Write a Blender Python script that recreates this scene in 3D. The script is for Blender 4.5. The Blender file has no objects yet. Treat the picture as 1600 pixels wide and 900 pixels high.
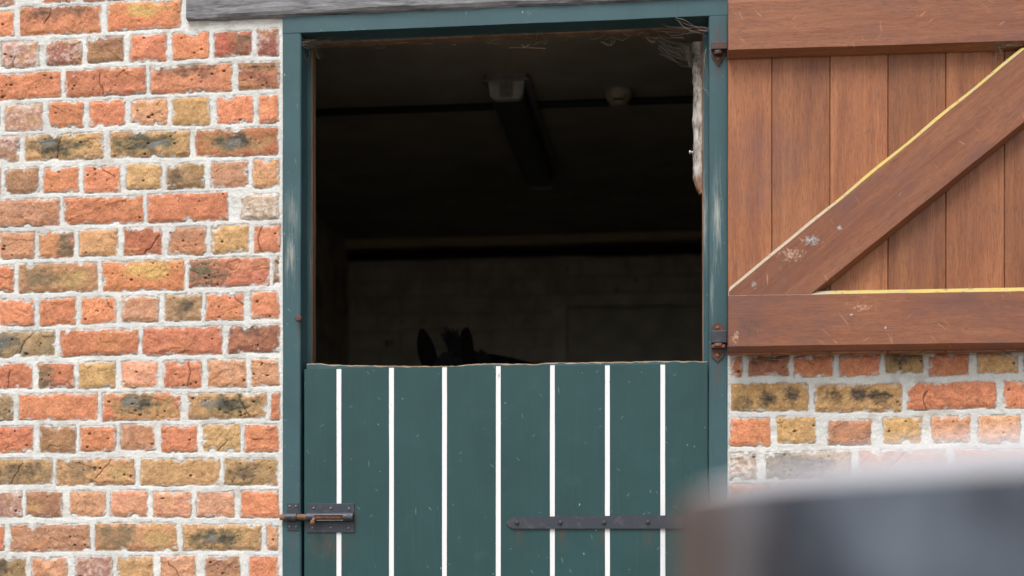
import bpy, bmesh, math, random
import numpy as np
from mathutils import Vector, noise as mnoise

random.seed(7); RNG = np.random.default_rng(11)
S = bpy.context.scene
COL = S.collection

# ------------------------------------------------------------------ camera
F, HZ, DIST, CZ = 2280.0, 870.0, 3.9, 0.88          # focal length and horizon in photo pixels, metres to the wall, eye height
TH = math.atan(0.114)
cam = bpy.data.cameras.new("camera"); cam_o = bpy.data.objects.new("camera", cam); COL.objects.link(cam_o)
cam_o.location = (0, -DIST, CZ); cam_o.rotation_euler = (math.pi/2, 0, TH)
cam.sensor_width = 36; cam.lens = F/1600*36; cam.shift_y = (HZ-450)/1600
cam.clip_start = 0.05; cam.clip_end = 3000
cam.dof.use_dof = True; cam.dof.focus_distance = 3.9; cam.dof.aperture_fstop = 1.85
S.camera = cam_o

# ------------------------------------------------------------------ world, sun, exposure (bright overcast)
SUN_EL, SUN_AZ = math.radians(58), math.radians(198)  # azimuth clockwise from +Y: the sun is behind the camera, a little left
w = bpy.data.worlds.new("World"); S.world = w; w.use_nodes = True
nt = w.node_tree; nt.nodes.clear()
sky = nt.nodes.new("ShaderNodeTexSky"); sky.sky_type = 'NISHITA'; sky.sun_disc = False
sky.sun_elevation = SUN_EL; sky.sun_rotation = SUN_AZ; sky.air_density = 1.0; sky.dust_density = 3.0
hs = nt.nodes.new("ShaderNodeHueSaturation"); hs.inputs['Saturation'].default_value = 0.22
bg = nt.nodes.new("ShaderNodeBackground"); bg.inputs['Strength'].default_value = 0.12
wo = nt.nodes.new("ShaderNodeOutputWorld")
nt.links.new(sky.outputs[0], hs.inputs['Color']); nt.links.new(hs.outputs[0], bg.inputs['Color']); nt.links.new(bg.outputs[0], wo.inputs[0])
sl = bpy.data.lights.new("sun", 'SUN'); sl.energy = 1.5; sl.angle = math.radians(28); sl.color = (1, 0.98, 0.96)
so = bpy.data.objects.new("sun", sl); COL.objects.link(so)
sdir = Vector((math.sin(SUN_AZ)*math.cos(SUN_EL), math.cos(SUN_AZ)*math.cos(SUN_EL), math.sin(SUN_EL)))
so.rotation_euler = (-sdir).to_track_quat('-Z', 'Y').to_euler(); so.location = (-3, -8, 8)
S.view_settings.view_transform = 'Standard'; S.view_settings.look = 'None'
S.view_settings.exposure = 0.88; S.view_settings.gamma = 1

# ------------------------------------------------------------------ measuring: where a photo pixel meets a plane of the real place
FW = np.array([-math.sin(TH), math.cos(TH), 0]); RT = np.array([math.cos(TH), math.sin(TH), 0]); UP = np.array([0, 0, 1.])
CP = np.array([0, -DIST, CZ])
def ray(u, v): return FW + RT*((u-800)/F) + UP*((HZ-v)/F)
def P(u, v, y=0.0):
    d = ray(u, v); t = (y+DIST)/d[1]
    q = CP + d*t
    return q[0], q[2]
def PX(u, y=0.0): return P(u, HZ, y)[0]
def PZ(u, v, y=0.0): return P(u, v, y)[1]

# ------------------------------------------------------------------ object helpers
def link(o, parent=None):
    COL.objects.link(o)
    if parent is not None: o.parent = parent
    return o
def worldloc(o):
    v = Vector((0, 0, 0))
    while o is not None:
        v += o.location; o = o.parent
    return v
def thing(name, label, cat, loc=(0, 0, 0), group=None, kind=None):
    o = bpy.data.objects.new(name, None); o.empty_display_size = 0.1; o.location = loc; link(o)
    return tag(o, label, cat, group, kind)
def tag(o, label, cat, group=None, kind=None):
    o["label"] = label; o["category"] = cat
    if group: o["group"] = group
    o["kind"] = kind or 'thing'
    return o

class MB:
    """collects world-space faces"""
    def __init__(self): self.v = []; self.f = []; self.m = []; self.sm = []
    def add(self, vs, fs, mat=0, smooth=False):
        b = len(self.v); self.v += [tuple(map(float, p)) for p in vs]
        for f in fs: self.f.append([i+b for i in f]); self.m.append(mat); self.sm.append(smooth)
    def box(self, x0, x1, y0, y1, z0, z1, mat=0, tr=None):
        vs = [(x0,y0,z0),(x1,y0,z0),(x1,y1,z0),(x0,y1,z0),(x0,y0,z1),(x1,y0,z1),(x1,y1,z1),(x0,y1,z1)]
        if tr: vs = [tr(*p) for p in vs]
        self.add(vs, [(0,3,2,1),(4,5,6,7),(0,1,5,4),(1,2,6,5),(2,3,7,6),(3,0,4,7)], mat)
    def prism(self, poly, y0, y1, mat=0, tr=None, smooth=False):
        """poly in (x,z); extruded from y0 (front) to y1 (back)"""
        n = len(poly)
        vs = [(p[0], y0, p[1]) for p in poly] + [(p[0], y1, p[1]) for p in poly]
        if tr: vs = [tr(*p) for p in vs]
        self.add(vs, [tuple(range(n)), tuple(range(2*n-1, n-1, -1))], mat)
        self.add(vs, [], mat)
        b = len(self.v)-n*2
        for i in range(n):
            j = (i+1) % n; self.f.append([b+i, b+n+i, b+n+j, b+j]); self.m.append(mat); self.sm.append(smooth)
    def tube(self, pts, r, n=6, mat=0, cap=True):
        pts = [Vector(p) for p in pts]
        rs = r if isinstance(r, (list, tuple)) else [r]*len(pts)
        vs = []
        t0 = (pts[1]-pts[0]).normalized(); ref = Vector((0, 0, 1)) if abs(t0.z) < .9 else Vector((1, 0, 0))
        for i, p in enumerate(pts):
            t = (pts[min(i+1, len(pts)-1)]-pts[max(i-1, 0)]).normalized()
            a = t.cross(ref)
            if a.length < 1e-4: a = t.orthogonal()
            a.normalize(); b = t.cross(a)
            for k in range(n):
                q = 2*math.pi*k/n; vs.append(p+(a*math.cos(q)+b*math.sin(q))*rs[i])
        fs = []
        for i in range(len(pts)-1):
            for k in range(n):
                fs.append((i*n+k, i*n+(k+1) % n, (i+1)*n+(k+1) % n, (i+1)*n+k))
        self.add(vs, fs, mat, n > 4)
        if cap:
            b = len(self.v)-len(vs)
            self.f.append([b+k for k in range(n)][::-1]); self.m.append(mat); self.sm.append(False)
            e = b+(len(pts)-1)*n
            self.f.append([e+k for k in range(n)]); self.m.append(mat); self.sm.append(False)
    def bar(self, p0, p1, prof, A, B, nseg=40, jit=0.0, mats=None, seed=0, freq=6.0, taper=None):
        """sweep a profile of (a,b) points from p0 to p1; A and B are the two cross directions; jit wanders each edge"""
        p0, p1, A, B = Vector(p0), Vector(p1), Vector(A), Vector(B)
        n = len(prof); L = (p1-p0).length; vs = []
        for i in range(nseg+1):
            t = i/nseg; c = p0.lerp(p1, t)
            for k, (a, b) in enumerate(prof):
                ja = mnoise.noise(Vector((t*L*freq+seed*7.3, k*3.1, 0.5)))*jit + mnoise.noise(Vector((t*L*freq*6+seed, k*2.3, 9.5)))*jit*.4
                jb = mnoise.noise(Vector((t*L*freq+seed*5.1, k*4.7, 7.5)))*jit
                vs.append(c+A*(a+ja)+B*(b+jb))
        fs = []; b0 = len(self.v)
        self.v += [tuple(p) for p in vs]
        for i in range(nseg):
            for k in range(n):
                j = (k+1) % n
                self.f.append([b0+i*n+k, b0+i*n+j, b0+(i+1)*n+j, b0+(i+1)*n+k]); self.m.append(mats[k] if mats else 0); self.sm.append(False)
        self.f.append([b0+k for k in range(n)][::-1]); self.m.append(mats[0] if mats else 0); self.sm.append(False)
        self.f.append([b0+nseg*n+k for k in range(n)]); self.m.append(mats[0] if mats else 0); self.sm.append(False)
    def build(self, name, mats, parent=None, bevel=0.0, seg=2, loc=None, recalc=True, colors=None, ang=35):
        if not isinstance(mats, (list, tuple)): mats = [mats]
        me = bpy.data.meshes.new(name)
        org = worldloc(parent) if parent is not None else Vector(loc or (0, 0, 0))
        me.from_pydata([tuple(Vector(p)-org) for p in self.v], [], self.f)
        me.polygons.foreach_set('material_index', self.m); me.polygons.foreach_set('use_smooth', self.sm)
        if colors is not None:
            at = me.attributes.new('Tint', 'FLOAT', 'POINT'); at.data.foreach_set('value', colors)
        if recalc or bevel:
            bm = bmesh.new(); bm.from_mesh(me)
            if recalc: bmesh.ops.recalc_face_normals(bm, faces=bm.faces)
            if bevel:
                ed = [e for e in bm.edges if len(e.link_faces) == 2 and e.calc_face_angle(0) > math.radians(ang)]
                bmesh.ops.bevel(bm, geom=ed, offset=bevel, segments=seg, affect='EDGES', profile=.6, clamp_overlap=True)
            bm.to_mesh(me); bm.free()
        for m in mats: me.materials.append(m)
        o = bpy.data.objects.new(name, me)
        if parent is None: o.location = org
        return link(o, parent)

# ------------------------------------------------------------------ material helpers
class NT:
    def __init__(self, name):
        self.m = bpy.data.materials.new(name); self.m.use_nodes = True
        self.t = self.m.node_tree; self.t.nodes.clear()
        self.bs = self.t.nodes.new("ShaderNodeBsdfPrincipled"); out = self.t.nodes.new("ShaderNodeOutputMaterial")
        self.t.links.new(self.bs.outputs[0], out.inputs[0])
        self.geo = self.t.nodes.new("ShaderNodeNewGeometry")
    def node(self, ty, **kw):
        n = self.t.nodes.new(ty)
        for k, v in kw.items(): setattr(n, k, v)
        return n
    def put(self, sock, v):
        if isinstance(v, bpy.types.NodeSocket): self.t.links.new(v, sock)
        elif isinstance(v, (tuple, list)) and len(v) == 3 and sock.type == 'RGBA': sock.default_value = (*v, 1)
        else: sock.default_value = v
    def math(self, op, a, b=0.0, c=None, clamp=False):
        n = self.node("ShaderNodeMath", operation=op, use_clamp=clamp); self.put(n.inputs[0], a); self.put(n.inputs[1], b)
        if c is not None: self.put(n.inputs[2], c)
        return n.outputs[0]
    def mapping(self, rot=(0, 0, 0), scale=(1, 1, 1), loc=(0, 0, 0), src=None):
        n = self.node("ShaderNodeMapping"); n.inputs['Rotation'].default_value = rot; n.inputs['Scale'].default_value = scale
        n.inputs['Location'].default_value = loc
        self.put(n.inputs[0], src or self.geo.outputs['Position']); return n.outputs[0]
    def strokes(self, ang, length, width, keep, seed, bend=.004):
        """short straight scrapes lying along ang in the wall plane"""
        a = self.mapping(rot=(0, ang, 0), loc=(seed*1.7, 0, seed*2.9))
        w_ = self.node("ShaderNodeVectorMath", operation='MULTIPLY_ADD'); self.put(w_.inputs[0], self.noise(14, 2, out='Color', vec=a)); w_.inputs[1].default_value = (bend*4, bend*4, bend*4); self.put(w_.inputs[2], a)
        b = self.mapping(scale=(1/length, 1/(width*40), 1/(width*9)), src=w_.outputs[0])
        v = self.node("ShaderNodeTexVoronoi"); v.inputs['Scale'].default_value = 1; self.put(v.inputs['Vector'], b)
        sp_ = self.node("ShaderNodeSeparateColor"); self.put(sp_.inputs[0], v.outputs['Color'])
        return self.math('MULTIPLY', self.step(v.outputs['Distance'], .26, .08), self.math('GREATER_THAN', sp_.outputs[0], 1-keep))
    def noise(self, scale, detail=3, rough=.55, vec=None, dist=0.0, out='Fac'):
        n = self.node("ShaderNodeTexNoise"); n.inputs['Scale'].default_value = scale; n.inputs['Detail'].default_value = detail
        n.inputs['Roughness'].default_value = rough; n.inputs['Distortion'].default_value = dist
        self.put(n.inputs['Vector'], vec or self.geo.outputs['Position']); return n.outputs[out]
    def voro(self, scale, vec=None, feature='F1', rand=1.0):
        n = self.node("ShaderNodeTexVoronoi", feature=feature); n.inputs['Scale'].default_value = scale
        n.inputs['Randomness'].default_value = rand
        self.put(n.inputs['Vector'], vec or self.geo.outputs['Position']); return n.outputs['Distance']
    def ramp(self, fac, stops):
        n = self.node("ShaderNodeValToRGB"); e = n.color_ramp.elements
        while len(e) < len(stops): e.new(0.5)
        for i, (p, c) in enumerate(stops):
            e[i].position = p; e[i].color = (c, c, c, 1) if isinstance(c, (int, float)) else (*c, 1)
        self.put(n.inputs[0], fac); return n.outputs[0]
    def step(self, x, lo, hi):
        n = self.node("ShaderNodeMapRange", interpolation_type='SMOOTHSTEP'); self.put(n.inputs[0], x)
        n.inputs[1].default_value = lo; n.inputs[2].default_value = hi; n.inputs[3].default_value = 0; n.inputs[4].default_value = 1
        return n.outputs[0]
    def mix(self, fac, a, b, mode='MIX'):
        n = self.node("ShaderNodeMix", data_type='RGBA', blend_type=mode); self.put(n.inputs[0], fac)
        self.put(n.inputs[6], a); self.put(n.inputs[7], b); return n.outputs[2]
    def attr(self, name, out='Fac'):
        n = self.node("ShaderNodeAttribute", attribute_name=name); return n.outputs[out]
    def bump(self, h, strength=.3, dist=.002, normal=None):
        n = self.node("ShaderNodeBump"); n.inputs['Strength'].default_value = strength; n.inputs['Distance'].default_value = dist
        self.put(n.inputs['Height'], h)
        if normal is not None: self.put(n.inputs['Normal'], normal)
        return n.outputs[0]
    def done(self, col=None, rough=None, normal=None, metal=None, spec=None):
        if col is not None: self.put(self.bs.inputs['Base Color'], col)
        if rough is not None: self.put(self.bs.inputs['Roughness'], rough)
        if normal is not None: self.put(self.bs.inputs['Normal'], normal)
        if metal is not None: self.put(self.bs.inputs['Metallic'], metal)
        if spec is not None: self.put(self.bs.inputs['Specular IOR Level'], spec)
        return self.m
    def gauss(self, x, z, sx, sz):
        """soft spot round a place on the wall plane"""
        s = self.node("ShaderNodeSeparateXYZ"); self.put(s.inputs[0], self.geo.outputs['Position'])
        a = self.math('POWER', self.math('DIVIDE', self.math('SUBTRACT', s.outputs[0], x), sx), 2.0)
        b = self.math('POWER', self.math('DIVIDE', self.math('SUBTRACT', s.outputs[2], z), sz), 2.0)
        return self.math('EXPONENT', self.math('MULTIPLY', self.math('ADD', a, b), -1.0))

def lin(r, g, b): return tuple((c/12.92 if c <= .04045 else ((c+.055)/1.055)**2.4) for c in (r/255, g/255, b/255))

def plain(name, c, rough=.6, metal=0.0, var=.25, scale=40, bump=.15):
    n = NT(name); f = n.noise(scale, 4)
    col = n.mix(n.ramp(f, [(.3, 0.), (.7, 1.)]), tuple(x*(1-var) for x in c), tuple(min(1, x*(1+var)) for x in c))
    return n.done(col, rough, n.bump(n.noise(scale*4, 3), bump, .001), metal)

def paint(name, c, scuffs=(), rough=.42, dust=.25, rust=()):
    """old gloss paint over wood: faint brush grain, dusty bloom, pale nicks, scuffed places"""
    n = NT(name)
    grain = n.noise(1, 3, vec=n.mapping(scale=(160, 160, 5)))
    cloud = n.noise(5, 4, .6)
    col = n.mix(n.ramp(cloud, [(.3, 0.), (.75, 1.)]), tuple(x*.86 for x in c), tuple(x*1.12 for x in c))
    col = n.mix(n.math('MULTIPLY', n.step(grain, .5, .8), .16), col, tuple(min(1, x*1.5+.01) for x in c))
    bloom = n.math('MULTIPLY', n.step(n.noise(16, 6, .7), .52, .8), dust)
    col = n.mix(bloom, col, tuple(x*.6+.16 for x in c))
    nick = n.step(n.voro(38, n.mapping(scale=(1, 1, .6))), .085, .05)
    nick = n.math('MULTIPLY', nick, n.step(n.noise(9, 2, vec=n.mapping(loc=(3, 1, 7))), .55, .62))
    scr = n.noise(1, 4, .6, vec=n.mapping(rot=(0, .6, 0), scale=(90, 90, 14), loc=(5, 0, 2)))
    scr = n.math('MULTIPLY', n.step(scr, .73, .79), n.step(n.noise(7, 2, vec=n.mapping(loc=(1, 9, 4))), .5, .65))
    col = n.mix(n.math('MULTIPLY', scr, .45), col, (.30, .38, .38))
    for q, (ang, ln, wd, kp) in enumerate([(-.8, .035, .0009, .03), (.7, .03, .0008, .03), (-1.4, .05, .0009, .025), (.1, .012, .0011, .02)]):
        col = n.mix(n.math('MULTIPLY', n.strokes(ang, ln, wd, kp, q+3), .30), col, (.26, .33, .32))
    smud = n.step(n.noise(3.2, 5, .7, vec=n.mapping(scale=(1.6, 1, .6), loc=(8, 1, 2))), .52, .74)
    col = n.mix(n.math('MULTIPLY', smud, .22), col, tuple(x*.5 for x in c))
    col = n.mix(n.math('MULTIPLY', nick, .5), col, (.5, .52, .5))
    for (x, z, sx, sz, k) in rust:
        g = n.gauss(x, z, sx, sz); st = n.noise(1, 5, .7, vec=n.mapping(scale=(160, 160, 26)))
        col = n.mix(n.math('MULTIPLY', n.math('MULTIPLY', g, n.step(st, .36, .62)), k), col, (.10, .05, .03))
    wear = 0.0
    for (x, z, sx, sz, k) in scuffs:
        st = n.noise(1, 7, .75, vec=n.mapping(scale=(150, 150, 10)))
        g = n.gauss(x, z, sx, sz)
        wear = n.math('MULTIPLY', n.step(n.math('ADD', st, n.math('MULTIPLY', g, .22)), .50, .86), n.math('MULTIPLY', n.math('POWER', g, .6), k))
        col = n.mix(wear, col, (.42, .42, .38))
    return n.done(col, n.mix(bloom, (rough,)*3, (.75,)*3), n.bump(grain, .12, .0012, n.bump(n.noise(60, 4), .08, .002)), spec=.3)

def hardwood(name, rot, dark, mid, light, rough=.5, scratch=0.0, spots=(), grain_amt=1.0):
    """red-brown hardwood; rot turns the place so that the grain runs along x"""
    n = NT(name)
    tint = n.attr('Tint')
    off = n.node("ShaderNodeCombineXYZ"); n.put(off.inputs[1], n.math('MULTIPLY', tint, 13.0)); n.put(off.inputs[0], n.math('MULTIPLY', tint, 5.0))
    va = n.node("ShaderNodeVectorMath", operation='ADD'); n.put(va.inputs[0], n.mapping(rot=rot)); n.put(va.inputs[1], off.outputs[0]); base = va.outputs[0]
    fine = n.noise(1, 5, .65, vec=n.mapping(scale=(20, 300, 300), src=base))
    band = n.noise(1, 4, .6, vec=n.mapping(scale=(1.6, 24, 24), src=base), dist=.8)
    pore = n.noise(1, 2, .5, vec=n.mapping(scale=(50, 700, 700), src=base))
    f = n.math('ADD', n.math('MULTIPLY', fine, .45), n.math('MULTIPLY', band, .55))
    col = n.ramp(f, [(.30, dark), (.50, mid), (.70, light)])
    col = n.mix(n.math('MULTIPLY', n.step(pore, .54, .72), .55*grain_amt), col, tuple(x*.45 for x in dark))
    blot = n.noise(4.5, 4, .6, vec=n.mapping(loc=(4, 2, 8)))
    col = n.mix(n.math('MULTIPLY', n.step(blot, .48, .78), .5), col, tuple(a*.62+b*.1 for a, b in zip(dark, (.5, .35, .4))))
    tv = n.math('ADD', n.math('MULTIPLY', n.math('FRACT', n.math('MULTIPLY', tint, 7.31)), .34), .83)
    col = n.mix(1.0, col, tv, 'MULTIPLY')
    if scratch:
        for k, (ang, ln, wd, kp, lo) in enumerate([(.95, .11, .0013, .30, .50), (.6, .075, .0010, .28, .50), (1.4, .10, .0012, .22, .52), (-.75, .06, .0009, .2, .53), (1.1, .04, .0008, .45, .54)]):
            g = n.step(n.noise(4.5, 3, .6, vec=n.mapping(loc=(k*2.2+1, 5, k))), lo, lo+.08)
            col = n.mix(n.math('MULTIPLY', n.math('MULTIPLY', n.strokes(-ang, ln, wd, kp, k+1, .008), g), .7*scratch), col, (.55, .28, .15))
        dk_ = n.step(n.noise(1, 5, .65, vec=n.mapping(scale=(3, 7, 7), loc=(9, 3, 2), src=base)), .46, .66)
        col = n.mix(n.math('MULTIPLY', dk_, .55), col, (.125, .062, .055))
    grime = n.step(n.noise(30, 5, .7), .56, .76)
    col = n.mix(n.math('MULTIPLY', grime, .3), col, (.10, .075, .06))
    for (x, z, sx, sz, k, c) in spots:
        g = n.gauss(x, z, sx, sz)
        st = n.step(n.math('ADD', n.math('MULTIPLY', n.noise(1, 6, .75, vec=n.mapping(rot=(0, .5, 0), scale=(130, 130, 130))), .8), n.math('MULTIPLY', g, .34)), .66, .78)
        col = n.mix(n.math('MULTIPLY', n.math('MULTIPLY', st, n.step(g, .15, .5)), k), col, c)
    return n.done(col, n.math('ADD', n.math('MULTIPLY', fine, .25), rough-.1), n.bump(fine, .25, .0012, n.bump(pore, .2, .0006)), spec=.32)

# masonry: colours are laid per vertex by the heightfield below
def masonry_material():
    n = NT("old_brick_and_mortar")
    c = n.attr('Clay_colour', 'Color'); m = n.attr('Clay')
    f1 = n.noise(240, 6, .75); f2 = n.noise(60, 6, .7)
    k = n.math('ADD', n.math('MULTIPLY', f1, .7), n.math('MULTIPLY', f2, .6))
    var = n.ramp(k, [(.42, .60), (.63, 1.0), (.84, 1.36)])
    varm = n.ramp(k, [(.40, .74), (.60, .98), (.82, 1.12)])
    v = n.mix(m, varm, var)
    col = n.mix(1.0, c, v, 'MULTIPLY')
    pit = n.step(n.voro(85), .22, .11)
    pit = n.math('MULTIPLY', n.math('MULTIPLY', pit, n.step(n.noise(24, 3, vec=n.mapping(loc=(2, 0, 5))), .56, .66)), m)
    fp = n.math('MULTIPLY', n.math('MULTIPLY', n.step(n.voro(240), .24, .12), n.step(n.noise(30, 2), .46, .6)), m)
    col = n.mix(n.math('MULTIPLY', pit, .85), col, (.035, .028, .024))
    col = n.mix(n.math('MULTIPLY', fp, .6), col, (.07, .045, .035))
    lime = n.math('MULTIPLY', n.math('MULTIPLY', n.step(n.voro(120, n.mapping(loc=(7, 0, 3))), .16, .08), m), n.step(n.noise(18, 2), .5, .6))
    col = n.mix(n.math('MULTIPLY', lime, .7), col, (.72, .62, .52))
    h = n.math('SUBTRACT', n.math('ADD', f1, n.math('MULTIPLY', f2, .8)), n.math('MULTIPLY', pit, 1.2))
    return n.done(col, .92, n.bump(h, .5, .0025), spec=.15)

# ------------------------------------------------------------------ numpy noise
def vnoise(x, z, seed):
    r = np.random.default_rng(seed); T = r.random((256, 256))
    xi = np.floor(x).astype(int); zi = np.floor(z).astype(int); fx = x-xi; fz = z-zi
    fx = fx*fx*(3-2*fx); fz = fz*fz*(3-2*fz)
    a = T[xi % 256, zi % 256]; b = T[(xi+1) % 256, zi % 256]; c = T[xi % 256, (zi+1) % 256]; d = T[(xi+1) % 256, (zi+1) % 256]
    return (a*(1-fx)+b*fx)*(1-fz)+(c*(1-fx)+d*fx)*fz
def fbm(x, z, seed, oct=4, gain=.55):
    s = 0; a = 1; t = 0
    for i in range(oct):
        s = s+a*vnoise(x*2**i, z*2**i, seed+i); t += a; a *= gain
    return s/t
def sstep(x, a, b):
    t = np.clip((x-a)/(b-a), 0, 1); return t*t*(3-2*t)

# ------------------------------------------------------------------ the frame's measures
YF = -0.006                                            # front of the door frame, a little proud of the mortar
FXL, FXR = PX(441.5, YF), PX(1136.5, YF)               # outer edges
FIL, FIR = PX(470, YF), PX(1107.5, YF)                 # inner edges
FZT = PZ(443, 26, YF); FZI = PZ(788, 38, YF)           # top and underside of the head
LZB = PZ(443, 23.5, -.02)                              # underside of the lintel

# ------------------------------------------------------------------ bricks: (left, right, top, bottom) in photo pixels with the kind of clay
ROWS = [
 [(-40,23,-37,9,'T'),(66,118,-40,4,'O'),(130,196,-44,1,'R')],
 [(-40,22,18,57,'O'),(31,158,10,54,'Q'),(169,283,2,46,'Y')],
 [(2,61,66,105,'P'),(73,128,63,102,'p'),(136,193,58,97,'t'),(203,260,55,96,'R'),(270,326,51,92,'O'),(335,392,50,89,'M'),(402,435,46,88,'p')],
 [(-30,95,114,155,'R'),(102,228,107,150,'R'),(235,363,102,145,'Q'),(373,437,98,140,'q')],
 [(8,66,164,204,'P'),(76,130,160,199,'R'),(140,195,157,197,'O'),(205,262,156,195,'o'),(269,328,153,195,'B'),(339,395,151,193,'O'),(404,435,149,193,'O')],
 [(-60,30,214,254,'P'),(39,162,209,250,'K'),(173,296,205,246,'K'),(306,434,201,244,'k')],
 [(9,60,263,303,'t'),(68,123,262,300,'O'),(132,188,260,300,'O'),(198,252,257,295,'B'),(261,319,255,295,'b'),(330,388,253,293,'T'),(396,436,250,293,'o')],
 [(-40,93,313,354,'T'),(100,224,307,350,'R'),(231,356,302,346,'R'),(376,436,303,343,'G')],
 [(0,54,364,404,'T'),(61,115,362,403,'m'),(124,184,360,400,'o'),(194,252,356,398,'r'),(263,322,355,398,'T'),(331,389,353,395,'B'),(397,438,353,395,'R')],
 [(-100,22,416,458,'R'),(30,153,412,456,'V'),(161,288,408,454,'Y'),(295,420,403,448,'m'),(427,436,402,445,'t')],
 [(0,53,468,508,'O'),(63,118,467,508,'R'),(126,182,465,505,'O'),(191,248,463,503,'T'),(258,315,460,501,'b'),(322,380,459,500,'R'),(392,436,457,498,'R')],
 [(-35,86,518,557,'N'),(94,217,515,556,'R'),(223,347,512,554,'R'),(357,436,509,551,'q')],
 [(-10,50,568,607,'R'),(60,116,568,606,'m'),(123,180,567,606,'B'),(190,247,565,606,'o'),(256,315,564,606,'R'),(325,385,562,605,'T'),(393,436,562,603,'T')],
 [(-100,21,618,658,'N'),(30,152,615,656,'O'),(160,282,614,657,'k'),(294,416,614,654,'K'),(423,436,614,656,'R')],
 [(-5,52,667,708,'R'),(63,118,666,708,'t'),(125,181,666,705,'O'),(188,243,664,704,'T'),(252,308,665,706,'R'),(317,375,664,706,'B'),(382,435,664,706,'R')],
 [(-45,82,718,756,'b'),(88,211,717,758,'V'),(220,343,717,758,'B'),(350,434,717,757,'b')],
 [(-20,35,768,808,'P'),(42,98,768,808,'t'),(109,165,768,807,'T'),(173,231,767,808,'o'),(240,299,768,809,'o'),(308,366,769,808,'T'),(377,435,766,809,'R')],
 [(-115,7,822,860,'R'),(16,140,820,861,'T'),(148,277,818,860,'V'),(286,408,820,860,'K'),(417,434,819,860,'T')],
 [(-15,40,872,912,'b'),(49,105,871,912,'T'),(116,175,870,912,'P'),(184,239,869,910,'B'),(250,306,868,910,'T'),(320,375,870,910,'t'),(390,434,870,910,'O')],
]
ROWS_R = [
 [(1142,1159,557,590,'R'),(1169,1233,556,587,'q'),(1241,1302,555,588,'R'),(1312,1374,554,587,'R'),(1383,1443,553,583,'b'),(1453,1513,553,587,'R'),(1527,1590,551,583,'B'),(1600,1660,550,583,'O')],
 [(1141,1263,598,642,'S'),(1273,1409,600,643,'S'),(1418,1556,597,639,'R'),(1568,1700,594,637,'O')],
 [(1141,1204,654,697,'R'),(1214,1274,651,692,'B'),(1294,1361,656,696,'T'),(1380,1440,652,693,'B'),(1456,1516,650,692,'o'),(1528,1594,650,692,'o'),(1605,1668,649,691,'R')],
 [(1141,1182,708,750,'G'),(1197,1330,706,748,'N'),(1342,1478,704,747,'T'),(1490,1622,703,746,'R')],
]
TYPES = 'OORRRTTtoBbQKVYmP'
BR = []                                                # x0,x1,z0,z1,tilt,kind
PITCH_H, PITCH_S, COURSE = .116, .229, .0875
def lay(x0, x1, ztop, zbot, hdr, start_right, limits):
    """continue a course with like bricks from a given end"""
    step = PITCH_H if hdr else PITCH_S; x = x1 if start_right else x0
    while (x > limits[0]-step) if start_right else (x < limits[1]+step):
        wd = step-.016+random.uniform(-.004, .004)
        a, b = (x-wd, x) if start_right else (x, x+wd)
        a2, b2 = max(a, limits[0]), min(b, limits[1])
        if b2-a2 > .02: BR.append((a2, b2, zbot+random.uniform(-.002, .002), ztop+random.uniform(-.002, .002), random.uniform(-.012, .012), random.choice(TYPES)))
        x = a-.016 if start_right else b+.016
XMIN, XMAX = -3.4, 3.0
ZTOP = 3.1
for rows, side in ((ROWS, 'l'), (ROWS_R, 'r')):
    for ri, row in enumerate(rows):
        zt = []; hdr = (row[-1][1]-row[-1][0] if len(row) < 5 else 60) < 90 and len(row) >= 5 or (side == 'l' and ri == 0)
        for (a, b, t, bo, k) in row:
            um = (a+b)/2
            xa, z1 = P(a, t); xb, z0 = P(b, bo); z1 = PZ(um, t); z0 = PZ(um, bo)
            BR.append((PX(a), PX(b), z0, z1, random.uniform(-.010, .010), k)); zt.append((z0, z1))
        z0 = np.mean([q[0] for q in zt]); z1 = np.mean([q[1] for q in zt])
        if side == 'l': lay(0, PX(row[0][0])-.016, z1, z0, hdr, True, (XMIN, FXL))
        else: lay(PX(row[-1][1])+.016, 0, z1, z0, hdr, False, (FXR, XMAX))
    zt0 = np.mean([PZ((q[0]+q[1])/2, q[2]) for q in rows[0]]); zb0 = np.mean([PZ((q[0]+q[1])/2, q[3]) for q in rows[-1]])
    hdr_up = side == 'r' and False; z = zt0+.0155; i = 1 if side == 'l' else 0
    while z < ZTOP:                                    # the courses above the measured ones
        xo = random.uniform(0, .1)
        if side == 'l':
            lay(0, FXR+.02 if z > LZB else FXL-.010, z+.072, z, i % 2 == 0, True, (XMIN, FXR+.02 if z > LZB+.12 else FXL-.010))
        else:
            lay(FXR+(.03 if z > LZB else .008), 0, z+.072, z, i % 2 == 1, False, (FXR+(.03 if z > LZB else .006), XMAX))
        z += COURSE; i += 1
    z = zb0-.0155; i = 0
    while z > 0:                                       # and those below
        if side == 'l': lay(0, FXL-.010, z, z-.072, i % 2 == 1, True, (XMIN, FXL-.008))
        else: lay(FXR+.008, 0, z, z-.072, i % 2 == 0, False, (FXR+.006, XMAX))
        z -= COURSE; i += 1

CLAY = {'O':(212,128,80),'o':(214,148,104),'R':(199,118,76),'r':(182,104,70),'q':(164,100,72),'Q':(188,114,76),'T':(186,130,94),'t':(158,112,78),
        'B':(190,146,88),'b':(160,126,82),'P':(178,128,106),'p':(172,104,84),'S':(186,142,82),'K':(180,132,84),'k':(184,100,66),'V':(176,124,80),'Y':(204,122,70),
        'm':(190,110,76),'M':(184,98,68),'G':(186,158,138),'N':(150,124,92)}
MORTAR = np.array(lin(203, 202, 197))

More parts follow.
